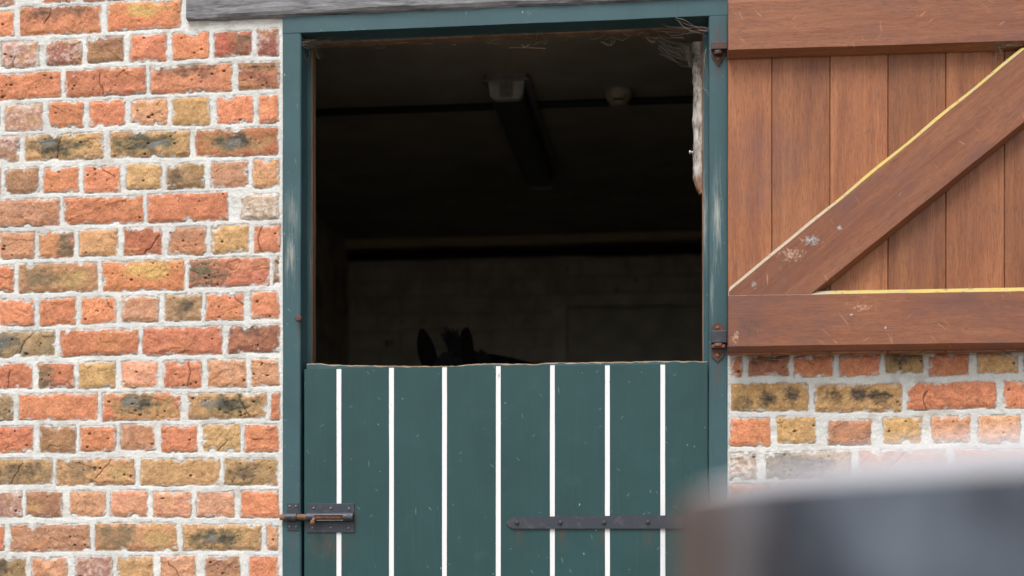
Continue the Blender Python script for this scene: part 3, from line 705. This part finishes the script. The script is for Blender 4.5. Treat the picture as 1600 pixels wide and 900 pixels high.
# strap hinge
ys = YD-.0052
st = [(791.5,817),(795,811),(800,807.5),(1136,804.5),(1136,826),(802,826),(796,823)]
mb = MB(); mb.prism(plate(st, YD, 0), ys, YD+.0004)
sh = mb.build("strap_hinge", M_black, door, bevel=.0011)
for (u, v) in ((808,817),(875.5,816.8),(944,816.6),(1012.5,816),(1082,815.5)):
    x, z = P(u, v, ys); mb = MB(); disc(mb, x, z, ys, .0062, .003, 16); disc(mb, x, z, ys-.003, .0036, .0022, 10, dome=.0006)
    mb.build("bolt_head", M_black, sh)
# slide bolt
x0, z1 = P(480, 787, YD); x1, z0 = P(554, 832, YD)
mb = MB(); mb.box(x0, x1, YD-.0032, YD+.0004, z0, z1)
bt = mb.build("bolt_plate", M_black, door, bevel=.0007)
for (u, v) in ((490,794),(517,794),(545.5,795),(488.5,824.5),(517,824.5),(544.5,825)): screw(bt, u, v, YD-.0032, .0034)
yb = YD-.012
def half_tube(xa, xb, r, ang0, ang1, mb, nn=14):
    vs = []
    for xx in (xa, xb):
        for rr_ in (r+.0022, r):
            for k in range(nn+1):
                a = ang0+(ang1-ang0)*k/nn; vs.append((xx, yb-rr_*math.sin(a), zb+rr_*math.cos(a)))
    q = nn+1; fs = []
    for k in range(nn):
        fs += [(k, k+1, 2*q+k+1, 2*q+k), (q+k, 3*q+k, 3*q+k+1, q+k+1), (k, q+k, q+k+1, k+1), (2*q+k, 2*q+k+1, 3*q+k+1, 3*q+k)]
    fs += [(0, 2*q, 3*q, q), (nn, q+nn, 3*q+nn, 2*q+nn)]
    mb.add(vs, fs, 0)
mb = MB(); RBt = .0098
half_tube(PX(479.5, yb), PX(493, yb), RBt, -.5, math.pi+.5, mb); half_tube(PX(537, yb), PX(552, yb), RBt, -.5, math.pi+.5, mb)
half_tube(PX(493, yb), PX(537, yb), RBt, -.5, math.pi*.36, mb); half_tube(PX(493, yb), PX(537, yb), RBt, math.pi*.80, math.pi+.5, mb)
mb.build("bolt_barrel", M_black, bt)
mb = MB(); mb.tube([(PX(437, yb), yb, zb), (PX(438.5, yb), yb, zb), (PX(549, yb), yb, zb)], [RB*.7, RB, RB], 18)
xk = PX(492, yb); mb.tube([(xk, yb-.004, zb), (xk-.001, yb-.014, zb-.009), (xk-.001, yb-.019, zb-.014)], [.0045, .0045, .0052], 10)
mb.tube([(xk-.001, yb-.017, zb-.010), (xk-.001, yb-.020, zb-.013), (xk-.001, yb-.026, zb-.018), (xk-.001, yb-.028, zb-.0195)], [.004, .0066, .0066, .003], 12)
mb.build("bolt_rod", M_rust, bt)

# ------------------------------------------------------------------ the upper door, folded back against the wall
PHI = math.radians(1.15); EX = np.array([math.cos(PHI), math.sin(PHI), 0]); NX = np.array([math.sin(PHI), -math.cos(PHI), 0])
TB, TL = .024, .064                                     # board front and ledge front, out from the back of the leaf
ORG = np.array([PX(1137.5, -.085), -.026, 0])
def PS(u, v, t):
    d = ray(u, v); q0 = ORG+NX*t; k = np.dot(q0-CP, NX)/np.dot(d, NX); q = CP+d*k
    return float(np.dot(q-ORG, EX)), float(q[2])
def W(s, t, z): return tuple(ORG+EX*s+NX*t+UP*z)
up = thing("upper_door", "red brown upper half door folded back on the brick wall, diagonal brace with yellow edge", "door", (ORG[0], ORG[1], 0))
SW = 1.09
zbT, zbB = PS(1370, -2, TB)[1], PS(1140, 554.5, TB)[1]
joints = [0.0]+[PS(u, 250, TB)[0] for u in (1206, 1297, 1387.5, 1478, 1569.5)]
while joints[-1]+.155 < SW: joints.append(joints[-1]+.157)
joints[-1] = SW
mb = MB(); tint = []
for i in range(len(joints)-1):
    a, b = joints[i]+.0008, joints[i+1]-.0008; cnt = len(mb.v)
    mb.bar(W(0, 0, zbB+random.uniform(-.001, .001)), W(0, 0, zbT), [(a, 0), (b, 0), (b, TB-.0015), (b-.0015, TB), (a+.0015, TB), (a, TB-.0015)], tuple(EX), tuple(NX), 50, .0004, seed=i+60, freq=3)
    tint += [.13+.37*i+.11*(i % 3)]*(len(mb.v)-cnt)
cnt = len(mb.v); mb.bar(W(0, 0, zbB+.004), W(0, 0, zbT-.004), [(.004, .004), (SW-.004, .004), (SW-.004, TB-.008), (.004, TB-.008)], tuple(EX), tuple(NX), 2); tint += [.2]*(len(mb.v)-cnt)
mb.build("board_panel", M_board, up, colors=tint)
CH = .014
def ledge(z0, z1, mats, name, mat2, lab=None, tb=TB, tv=.4):
    mb = MB()
    mb.bar(W(-.0005, 0, 0), W(SW-.002, 0, 0), [(z0, tb), (z0, TL-.032), (z0+CH*.8, TL), (z1-CH*.8, TL), (z1, TL-CH), (z1, tb)], (0, 0, 1), tuple(NX), 90, .0009, mats=mats, seed=z0*10, freq=4)
    o = mb.build(name, [M_ledge, mat2], up, colors=[tv]*len(mb.v))
    if lab: o["label"] = lab
    return o
tzt = PS(1140, 4, TL)[1]; tzb = PS(1140, 78, TL)[1]
bzt = PS(1400, 458, TL)[1]; bzb = PS(1140, 541, TL)[1]
ledge(tzb-CH*.8, tzt+CH*.8, [0]*6, "ledge", M_ledge, tv=.31)
ledge(bzb-CH*.8, bzt+CH*.8, [0, 0, 0, 1, 1, 0], "ledge", M_yellow, "lower ledge with a worn yellow top edge", tv=.72)
# brace: edge lines measured on the face
ua, ub = PS(1136.5, 457, TL), PS(1600, 77, TL); la, lb = PS(1272, 455, TL), PS(1600, 190, TL)
z_lo, z_hi = bzt+.0009, tzb-CH*.8-.001
def at_z(p, q, z): return (p[0]+(q[0]-p[0])*(z-p[1])/(q[1]-p[1]), z)
d = Vector((ub[0]-ua[0], ub[1]-ua[1])).normalized(); nrm = Vector((-d[1], d[0]))
def shift(p, k): return (p[0]+nrm[0]*k, p[1]+nrm[1]*k)
e = CH*.8; eu = .0085
mb = MB()
U0, U1, L0, L1 = at_z(ua, ub, z_lo), at_z(ua, ub, z_hi), at_z(la, lb, z_lo), at_z(la, lb, z_hi)
nb_ = 70; vs = []
for i in range(nb_+1):
    k = i/nb_
    pu = (U0[0]+(U1[0]-U0[0])*k, U0[1]+(U1[1]-U0[1])*k); plw = (L0[0]+(L1[0]-L0[0])*k, L0[1]+(L1[1]-L0[1])*k)
    j1 = mnoise.noise(Vector((k*9, 1, 2)))*.0012; j2 = mnoise.noise(Vector((k*9, 5, 2)))*.0012
    kk = [shift(plw, -e+j2), shift(plw, -e+j2), shift(plw, j2), shift(pu, j1), shift(pu, eu+j1*1.8), shift(pu, eu+j1*1.8)]
    ts = [TB, TL-.032, TL-.0008, TL-.0008, TL-CH, TB]
    for (s, z), t in zip(kk, ts):
        vs.append(W(max(s, .0005), t, min(max(z, z_lo), z_hi)))
fs = []
b0 = len(mb.v); mb.v += vs
for i in range(nb_):
    for k in range(6):
        j = (k+1) % 6; mb.f.append([b0+i*6+k, b0+i*6+j, b0+(i+1)*6+j, b0+(i+1)*6+k]); mb.m.append(1 if k in (3, 4) else 0); mb.sm.append(False)
mb.f.append([b0+k for k in range(6)][::-1]); mb.f.append([b0+nb_*6+k for k in range(6)]); mb.m += [0, 0]; mb.sm += [False]*2
o = mb.build("brace", [M_brace, M_yellow], up, colors=[.55]*len(mb.v)); o["label"] = "diagonal brace with a yellow upper edge and scuffed face"

# ------------------------------------------------------------------ white batten inside the right jamb
nwb = NT("flaking_white_batten"); fb = nwb.noise(1, 6, .75, vec=nwb.mapping(scale=(90, 90, 26))); 
sz_ = nwb.node("ShaderNodeSeparateXYZ"); nwb.put(sz_.inputs[0], nwb.geo.outputs['Position'])
zlow = PZ(1090, 303, .11); zhi = PZ(1090, 66, .11)
rot = nwb.step(sz_.outputs[2], zlow+.075, zlow+.02)
cw = nwb.ramp(fb, [(.40, (.13, .10, .08)), (.50, (.38, .34, .30)), (.64, (.62, .59, .55))])
cw = nwb.mix(nwb.math('MULTIPLY', rot, nwb.step(nwb.noise(60, 4), .3, .55)), cw, (.23, .12, .07))
M_batten = nwb.done(cw, .9, nwb.bump(fb, .6, .003))
mb = MB(); bx0, bx1 = PX(1083, .108), PX(1101, .108); NB = 70; pr0 = []
for i in range(NB+1):
    k = i/NB; z = zlow+(zhi-zlow)*k
    cut = max(0, 1-k/.10); a = bx0+cut*.016+mnoise.noise(Vector((z*22, 0, 3)))*.004+mnoise.noise(Vector((z*75, 4, 3)))*.0028; b = bx1
    ya = .104+mnoise.noise(Vector((z*30, 8, 1)))*.002
    pr0.append([(a, ya+.006), (a+.004, ya), (b, ya), (b, .128), (a, .128)])
b0 = 0
for row in pr0: mb.v += [(p[0], p[1], zlow+(zhi-zlow)*(len(mb.v)//5)/NB) for p in row]
for i in range(NB):
    for k in range(5):
        j = (k+1) % 5; mb.f.append([i*5+k, i*5+j, (i+1)*5+j, (i+1)*5+k]); mb.m.append(0); mb.sm.append(False)
mb.f.append([4, 3, 2, 1, 0]); mb.f.append([NB*5+k for k in range(5)]); mb.m += [0, 0]; mb.sm += [False]*2
bat = mb.build("batten", M_batten, loc=((bx0+bx1)/2, .11, zlow))
tag(bat, "broken flaking white batten hanging inside the right side of the doorway", "batten")
mb = MB(); x, z = P(1079, 238, .112); mb.tube([(bx0+.004, .112, z), (x-.001, .112, z)], .0026, 10); mb.tube([(x+.001, .112, z), (x-.004, .112, z)], .0052, 10)
mb.build("screw", plain("bright_zinc", (.6, .62, .66), .35, .6), bat)

# ------------------------------------------------------------------ inside the stable
def PI_(u, v, y): x, z = P(u, v, y); return x, z
yp = RY1-.10
z1, z0 = RZ-.001, PZ(800, 381, yp)
nwp = hardwood("brown_wall_plate", (0, 0, 0), (.50, .36, .20), (.66, .50, .30), (.78, .62, .40), .9)
mb = MB(); mb.bar((RX0, 0, 0), (RX1, 0, 0), [(z0, yp), (z1, yp), (z1, RY1), (z0, RY1)], (0, 0, 1), (0, 1, 0), 60, .008, seed=3, freq=1.5)
tag(mb.build("wall_plate", nwp, loc=(RX0, yp, z0)), "dim brown timber wall plate under the stable ceiling", "beam")
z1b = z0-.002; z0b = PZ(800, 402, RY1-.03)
mb = MB(); mb.bar((RX0, 0, 0), (RX1, 0, 0), [(z0b, RY1-.03), (z1b, RY1-.03), (z1b, RY1), (z0b, RY1)], (0, 0, 1), (0, 1, 0), 60, .008, seed=6, freq=1.5)  # flat black strip just below the wall plate, edges wandering
tag(mb.build("dark_band", plain("black_band", (.012, .01, .009), .9), loc=(RX0, RY1, z0b)), "black band running below the brown wall plate at the back", "board")
idr = thing("inner_door", "dim flush door with plain frame in the back wall of the stable", "door", (PX(985, RY1), RY1, 0))
mdf = plain("dingy_door_frame", (.64, .60, .51), .7, var=.2, scale=10); mdp = plain("dingy_door_leaf", (.56, .52, .43), .7, var=.2, scale=10)
xa, za = P(865, 463, RY1-.02); xb, zb_ = P(886, 481, RY1-.02); xc = xa+.95; fw = xb-xa
mb = MB(); mb.box(xa, xb, RY1-.055, RY1-.001, 0, za); mb.box(xc-fw, xc, RY1-.055, RY1-.001, 0, za); mb.box(xb, xc-fw, RY1-.055, RY1-.001, zb_, za); mb.build("door_surround", mdf, idr, bevel=.003)
mb = MB(); mb.box(xb+.012, xc-fw-.012, RY1-.030, RY1-.001, .01, zb_-.014); mb.build("door_leaf", mdp, idr, bevel=.002)
# conduit along the ceiling
yc = 1.20
mb = MB(); zc_ = PZ(800, 157, yc); mb.tube([(RX0, yc, RZ-.014), (-.4, yc+.002, RZ-.013), (RX1, yc, RZ-.014)], .013, 12)
tag(mb.build("conduit_pipe", plain("black_conduit", (.008, .007, .006), .8), loc=(RX0, yc, RZ)), "thin black conduit pipe across the stable ceiling", "pipe")
# strip light
yl = RY1*0+.88; xl0 = PX(791, yl); lt = thing("strip_light", "unlit strip light with clear end caps on the dark stable ceiling", "ceiling light", (xl0, yl, RZ))
mbd = plain("grimy_light_body", (.16, .15, .13), .6); mcap = plain("pale_end_cap", (.30, .28, .255), .5); mdif = plain("dusty_dark_diffuser", (.02, .02, .022), .45)
Ls = 1.20
mb = MB(); mb.box(xl0-.066, xl0+.066, yl, yl+Ls, RZ-.022, RZ-.0005); mb.box(xl0-.076, xl0+.076, yl-.006, yl+Ls+.006, RZ-.030, RZ-.022); mb.build("light_body", mbd, lt, bevel=.003)
def trough(mb, y0, y1, w0, w1, zt, zb):
    mb.prism([(xl0-w0, zt), (xl0+w0, zt), (xl0+w1, zb+.012), (xl0+w1-.014, zb), (xl0-w1+.014, zb), (xl0-w1, zb+.012)], y0, y1)
mb = MB(); trough(mb, yl+.03, yl+Ls-.03, .058, .052, RZ-.0305, RZ-.088); mb.build("diffuser", mdif, lt, bevel=.002)
for (a, b) in ((yl, yl+.0295), (yl+Ls-.0295, yl+Ls)):
    mb = MB(); trough(mb, a, b, .06, .054, RZ-.0305, RZ-.09); ec = mb.build("end_cap", mcap, lt, bevel=.003)
    mb = MB(); mb.box(xl0-.022, xl0+.022, min(a, b)-.0025 if a == yl else b, a if a == yl else b+.0025, RZ-.083, RZ-.034); mb.build("cap_recess", mbd, ec)
# smoke detector
yd = 1.12; xd, _ = P(967, 157, yd)
prf = [(.047, 0), (.047, -.012), (.045, -.014), (.044, -.026), (.036, -.034), (.034, -.036), (.033, -.046), (.022, -.052), (.004, -.053)]
vs = []; nn = 28
for (r, h) in prf:
    for k in range(nn): a = 2*math.pi*k/nn; vs.append((xd+r*math.cos(a), yd+r*math.sin(a), RZ-.0005+h))
fs = [(i*nn+k, i*nn+(k+1) % nn, (i+1)*nn+(k+1) % nn, (i+1)*nn+k) for i in range(len(prf)-1) for k in range(nn)]+[tuple((len(prf)-1)*nn+k for k in range(nn))]
mb = MB(); mb.add(vs, fs, 0, True); sd_ = mb.build("smoke_detector", plain("yellowed_plastic", (.29, .25, .18), .5), loc=(xd, yd, RZ))
tag(sd_, "small round yellowed smoke detector on the stable ceiling", "smoke detector")
mb = MB(); mb.box(xd-.018, xd+.018, yd-.0375, yd-.033, RZ-.042, RZ-.037); mb.build("vent_slot", plain("black_slot", (.01, .01, .01)), sd_)

# ------------------------------------------------------------------ the horse
def build_horse():
    nh = NT("black_horse_coat"); fh = nh.noise(1, 4, vec=nh.mapping(scale=(120, 120, 30)))
    coat = nh.done(nh.ramp(fh, [(.3, (.004, .0036, .0034)), (.7, (.009, .008, .0075))]), .9, nh.bump(fh, .2, .002), spec=.03)
    hair = plain("black_horse_hair", (.003, .0026, .0023), .95, scale=200)
    pts = {}
    J = [  # name, parent, position, radii
     ('croup', None, (.22, 2.62, 1.36), (.27, .27)), ('loin', 'croup', (.06, 2.36, 1.34), (.27, .29)), ('girth', 'loin', (-.14, 2.06, 1.30), (.27, .31)),
     ('chest', 'girth', (-.32, 1.80, 1.30), (.22, .28)), ('neck1', 'chest', (-.48, 1.60, 1.40), (.14, .21)), ('neck2', 'neck1', (-.64, 1.40, 1.485), (.105, .15)),
     ('poll', 'neck2', (-.782, 1.20, 1.520), (.082, .10)), ('fore', 'poll', (-.815, 1.10, 1.455), (.092, .105)), ('cheek', 'fore', (-.835, 1.02, 1.33), (.088, .115)),
     ('nose', 'cheek', (-.86, .93, 1.17), (.062, .075)), ('muzzle', 'nose', (-.872, .885, 1.06), (.058, .062)), ('lip', 'muzzle', (-.878, .872, 1.015), (.042, .045)),
     ('dock', 'croup', (.36, 2.84, 1.36), (.13, .15)), ('tail', 'dock', (.41, 2.91, 1.30), (.04, .04))]
    c = np.array([.82, 1, 0]); c = c/np.linalg.norm(c); side = np.array([c[1], -c[0], 0])
    def leg(pre, root, base, sgn, front):
        b = np.array(base)+side*sgn*.13
        if front:
            L = [('a', (0, 1.10), .12), ('b', (.0, .86), .085), ('k', (-.03, .50), .050), ('c', (-.01, .30), .034), ('f', (-.02, .14), .040), ('h', (-.07, .055), .052), ('t', (-.09, .01), .060)]
        else:
            L = [('a', (-.02, 1.12), .17), ('b', (-.12, .90), .12), ('k', (.10, .56), .056), ('c', (.10, .32), .036), ('f', (.08, .14), .042), ('h', (.03, .055), .052), ('t', (.01, .01), .060)]
        par = root
        for (n_, (fo, z), r) in L:
            p = b+c*fo; J.append((pre+n_, par, (p[0], p[1], z), (r, r*1.1))); par = pre+n_
    leg('fl', 'chest', (-.27, 1.87, 0), -1, True); leg('fr', 'chest', (-.27, 1.87, 0), 1, True)
    leg('hl', 'croup', (.26, 2.68, 0), -1, False); leg('hr', 'croup', (.26, 2.68, 0), 1, False)
    idx = {j[0]: i for i, j in enumerate(J)}
    me = bpy.data.meshes.new("horse"); me.from_pydata([j[2] for j in J], [(idx[j[1]], idx[j[0]]) for j in J if j[1]], [])
    tmp = bpy.data.objects.new("horse_tmp", me); COL.objects.link(tmp)
    sk = tmp.modifiers.new("skin", 'SKIN'); ss = tmp.modifiers.new("sub", 'SUBSURF'); ss.levels = 2; ss.render_levels = 2
    for i, j in enumerate(J):
        v = me.skin_vertices[0].data[i]; v.radius = j[3]; v.use_root = (i == 0); v.use_loose = False
    dg = bpy.context.evaluated_depsgraph_get(); ev = tmp.evaluated_get(dg); body = bpy.data.meshes.new_from_object(ev)
    bpy.data.objects.remove(tmp)
    bm = bmesh.new(); bm.from_mesh(body)
    # ears: cupped leaf shapes welded on at the poll
    def ear(bx, tipx, zt, w, yaw):
        n_ = 12; rings = []
        B = Vector((bx, 1.165, 1.535)); T = Vector((tipx, 1.125, zt))
        for i in range(10):
            k = i/9; p = B.lerp(T, k); wd = w*(math.sin(math.pi*min(.97, .20+.78*k))**.6 if k < .98 else .22)
            wd = max(wd, .002); ring = []
            for q in range(n_):
                a = 2*math.pi*q/n_; lx, ly = math.cos(a)*wd, math.sin(a)*wd*.55
                if ly < 0: ly *= .15
                ca, sa = math.cos(yaw), math.sin(yaw); ring.append(bm.verts.new((p.x+lx*ca-ly*sa, p.y+lx*sa+ly*ca, p.z)))
            rings.append(ring)
        for i in range(9):
            for q in range(n_): bm.faces.new((rings[i][q], rings[i][(q+1) % n_], rings[i+1][(q+1) % n_], rings[i+1][q]))
        bm.faces.new(rings[-1]); bm.faces.new(rings[0][::-1])
    ex1 = PX(659, 1.12); ex2 = PX(728, 1.12); zt1 = PZ(659, 513, 1.12); zt2 = PZ(728, 511, 1.12)
    ear(PX(673, 1.16), ex1, zt1, 0.033, .25); ear(PX(724, 1.16), ex2, zt2, .035, -.3)
    bmesh.ops.recalc_face_normals(bm, faces=bm.faces)
    for f_ in bm.faces: f_.smooth = True
    org = Vector((-.1, 2.1, 0)); bmesh.ops.translate(bm, verts=bm.verts, vec=-org)
    bm.to_mesh(body); bm.free(); body.name = "horse"; body.materials.clear(); body.materials.append(coat)
    ho = bpy.data.objects.new("horse", body); ho.location = org; link(ho)
    tag(ho, "black horse in the dark stable, only pricked ears and forelock above the door", "horse")
    def locks(name, spots, n_, spread, seed):
        r = random.Random(seed); mb = MB()
        for _ in range(n_):
            a, b, sag = r.choice(spots); p0 = Vector(a)+Vector((r.gauss(0, spread), r.gauss(0, spread), r.gauss(0, spread*.3))); p2 = Vector(b)+Vector((r.gauss(0, spread*1.6), r.gauss(0, spread), r.gauss(0, spread*1.5)))
            pm = p0.lerp(p2, .5)+Vector((r.gauss(0, .008), r.gauss(0, .008), sag))
            pts_ = [p0*(1-t)**2+pm*2*t*(1-t)+p2*t*t for t in [i/7 for i in range(8)]]
            mb.tube(pts_, [.0035, .0036, .0036, .0034, .003, .0025, .0018, .0006], 4, cap=False)
        return mb.build(name, hair, ho, recalc=False)
    px_, pz_ = P(702, 522, 1.14)
    locks("forelock", [((px_+.012, 1.17, 1.56), (px_-.004, 1.13, pz_), .03), ((px_+.020, 1.17, 1.55), (px_+.014, 1.12, pz_-.012), .03), ((px_+.01, 1.16, 1.57), (px_-.03, 1.06, 1.46), .12), ((px_+.02, 1.16, 1.56), (px_+.03, 1.05, 1.44), .10)], 260, .009, 5)
    crest = [(-.73, 1.24, 1.600), (-.67, 1.35, 1.585), (-.57, 1.50, 1.545), (-.46, 1.62, 1.53), (-.36, 1.74, 1.52)]
    locks("mane", [(p, (p[0]+.13, p[1]-.02, p[2]-.27), .06) for p in crest], 420, .022, 9)
    locks("tail_hair", [((.40, 2.91, 1.33), (.47, 3.0, .55), .12)], 160, .02, 3)
    for sx in (-1, 1):
        mb = MB(); n_ = 10; vs = []; ctr = np.array([-.822+sx*.078, 1.04, 1.40])
        for i in range(7):
            for k in range(n_):
                a, b = math.pi*i/6, 2*math.pi*k/n_; vs.append(ctr+.02*np.array([math.sin(a)*math.cos(b), math.sin(a)*math.sin(b), math.cos(a)]))
        mb.add(vs, [(i*n_+k, i*n_+(k+1) % n_, (i+1)*n_+(k+1) % n_, (i+1)*n_+k) for i in range(6) for k in range(n_)], 0, True)
        mb.build("eye", plain("dark_eye", (.01, .007, .005), .1), ho)
build_horse()

# ------------------------------------------------------------------ cobwebs and straw
def strands(name, label, cat, segs, mat, seed):
    """segs: list of ((u,v,y),(u,v,y),sag,radius,count,jitter)"""
    r = random.Random(seed); mb = MB()
    for (a, b, sag, rad, cnt, jit) in segs:
        for _ in range(cnt):
            pa = P(a[0]+r.gauss(0, jit), a[1]+r.gauss(0, jit), a[2]); pb = P(b[0]+r.gauss(0, jit), b[1]+r.gauss(0, jit), b[2])
            A = Vector((pa[0], a[2]+r.gauss(0, .004), pa[1])); B = Vector((pb[0], b[2]+r.gauss(0, .004), pb[1]))
            Mid = A.lerp(B, .5)+Vector((r.gauss(0, abs(sag)*.4), r.gauss(0, .004), -sag*r.uniform(.5, 1.3)))
            if r.random() < .4: B = A.lerp(B, r.uniform(.4, .9))
            w1 = Vector((r.gauss(0, 1), r.gauss(0, 1), r.gauss(0, 1)))*(A-B).length*.07; ph = r.uniform(.6, 2.2)
            mb.tube([A*(1-t)**2+Mid*2*t*(1-t)+B*t*t+w1*math.sin(t*math.pi*ph)*min(1, 4*t, 4-4*t) for t in [i/10 for i in range(11)]], rad*r.uniform(.35, .75), 4)
    o = mb.build(name, mat, recalc=False); tag(o, label, cat, kind="stuff"); return o
strands("cobweb", "dusty cobweb strands with straw in the upper right corner of the doorway", "cobweb", [
    ((1055,27,.0),(1108,48,-.01),.004,.0011,3,2), ((1030,40,.03),(1106,50,.0),.01,.0006,7,4), ((1020,60,.07),(1090,66,.07),.004,.0007,5,3),
    ((1030,82,.10),(1080,106,.10),.002,.0010,2,1.5), ((1035,70,.09),(1086,100,.10),.004,.0005,16,7), ((1060,70,.09),(1090,80,.08),.006,.0006,14,6), ((1074,75,.09),(1080,104,.10),.004,.0012,12,3),
    ((1085,80,.09),(1100,92,.06),.006,.0012,4,3), ((1083,92,.09),(1100,90,.06),-.003,.0014,3,1.5), ((1104,75,-.008),(1108,150,-.008),.004,.0010,2,2), ((1086,130,.09),(1110,145,-.008),.006,.0008,4,5)], M_web, 3)
strands("cobweb", "dusty cobweb in the upper left corner of the doorway", "cobweb", [
    ((472,66,.01),(520,62,.05),.004,.0008,14,3), ((470,68,.0),(498,70,.05),.003,.0012,10,2), ((480,72,.06),(506,72,.09),-.004,.0011,8,3), ((490,74,.07),(500,92,.09),.004,.0012,5,2), ((472,75,.01),(486,100,.06),.004,.0006,10,4), ((500,56,.02),(560,58,.05),.006,.0005,8,5)], M_web, 4)
sg = []
rs = random.Random(12)
for u, v in ((545,69),(585,70),(620,70),(660,69),(705,69),(760,66),(800,66),(835,64),(880,62),(930,60),(950,62),(1005,57),(1015,60),(1030,55),(1045,56)):
    sg.append(((u, v, .065+rs.uniform(0, .02)), (u+rs.uniform(8, 50), v+rs.uniform(-7, 6), .07), rs.uniform(-.004, .009), rs.uniform(.0006, .0011), rs.choice([1, 1, 2]), 4))
for u, v in ((940,65),(815,70),(1010,62)): sg.append(((u, v, .08), (u+18, v-1, .08), .02, .0010, 2, 2))
for u in range(500, 1080, 14): sg.append(((u, 52-.036*(u-500)+rs.uniform(-4, 12), .03), (u+rs.uniform(-16, 30), 66-.022*(u-500)+rs.uniform(-3, 8), .066), rs.uniform(-.003, .006), rs.uniform(.0003, .0007), 1, 3))
strands("straw", "straw and dry stalks caught under the head of the door frame", "straw", sg, M_straw, 5)
sg = []
for u, v in ((1185,556),(1200,560),(1345,556),(1395,548),(1410,553),(1420,549),(1430,545),(1570,546)):
    y = -.045; sg.append(((u, v, y), (u+rs.uniform(14, 34), v+rs.uniform(-8, 4), y-.01), rs.uniform(.001, .012), .0010, 1, 2))
for u, v, u2, v2 in ((1302,76,1322,74),(1320,66,1360,58),(1455,64,1480,60)): sg.append(((u, v, -.065), (u2, v2, -.075), .002, .0009, 1, 1))
strands("straw", "straw stalks stuck to the lower edges of the folded back upper door", "straw", sg, M_straw, 6)
strands("cobweb", "dusty cobweb where the brace of the upper door meets its top ledge", "cobweb", [
    ((1530,68,-.06),(1595,66,-.075),.006,.0006,10,4), ((1550,66,-.06),(1570,82,-.06),.004,.0007,10,5), ((1560,80,-.06),(1545,100,-.06),.002,.0005,3,3), ((1150,80,-.06),(1180,78,-.06),.006,.0006,8,4)], M_web, 8)

# ------------------------------------------------------------------ the round post close to the camera
npst = NT("dark_stained_post")
mt = npst.noise(1, 4, .6, vec=npst.mapping(scale=(13, 13, 7))); mt2 = npst.noise(1, 3, .5, vec=npst.mapping(scale=(22, 22, 5), loc=(3, 3, 3)))
cp = npst.ramp(npst.math('ADD', npst.math('MULTIPLY', mt, .6), npst.math('MULTIPLY', mt2, .4)), [(.40, lin(24, 26, 32)), (.50, lin(42, 46, 55)), (.63, lin(94, 102, 112))])
sp = npst.node("ShaderNodeSeparateXYZ"); npst.put(sp.inputs[0], npst.geo.outputs['Position'])
pcx = float((CP+(RT*math.sin(math.atan((1640-800)/F))+FW*math.cos(math.atan((1640-800)/F)))*.86)[0])
brn = npst.step(npst.math('ADD', sp.outputs[0], npst.math('MULTIPLY', npst.noise(9, 3), .10)), pcx-.08, pcx-.16)
cp = npst.mix(npst.math('MULTIPLY', brn, .8), cp, lin(94, 82, 77))
M_post = npst.done(cp, .6, npst.bump(mt, .2, .004), spec=.25)
M_ptop = plain("pale_weathered_post_top", lin(186, 184, 187), .8, var=.15, scale=30)
ang = math.atan((1640-800)/F); dirp = RT*math.sin(ang)+FW*math.cos(ang)
pc = CP+dirp*.86; pr_ = .205; pzt = CZ+(HZ-683)/F*.655
zr = pzt-.0150
prof = [(pr_, 0.0), (pr_, .4), (pr_*1.004, zr-.02), (pr_, zr-.003), (pr_-.003, zr), (pr_-.014, zr+.0035), (.17, zr+.0085), (.12, zr+.0155), (.06, zr+.0195), (.02, zr+.020)]
mb = MB(); nn = 72; vs = []
for (r, z) in prof:
    for k in range(nn):
        a = 2*math.pi*k/nn; j = 1+.006*mnoise.noise(Vector((math.cos(a)*2, math.sin(a)*2, z*2))); lean = (r*math.cos(a)*.045+.004)*(z > .5); vs.append((pc[0]+r*j*math.cos(a), pc[1]+r*j*math.sin(a), z+lean))
mb.add(vs, [(i*nn+k, i*nn+(k+1) % nn, (i+1)*nn+(k+1) % nn, (i+1)*nn+k) for i in range(4) for k in range(nn)], 0, True)
b0 = 0
for i in range(4, len(prof)-1):
    for k in range(nn): mb.f.append([i*nn+k, i*nn+(k+1) % nn, (i+1)*nn+(k+1) % nn, (i+1)*nn+k]); mb.m.append(1); mb.sm.append(True)
mb.f.append([(len(prof)-1)*nn+k for k in range(nn)]); mb.m.append(1); mb.sm.append(True)
mb.f.append([i for i in range(3*nn, 3*nn)] or [0, 1, 2]); mb.m.append(0); mb.sm.append(True)
tag(mb.build("post", [M_post, M_ptop], loc=(pc[0], pc[1], 0)), "thick round dark post with a pale worn rim, blurred close to the camera", "post")
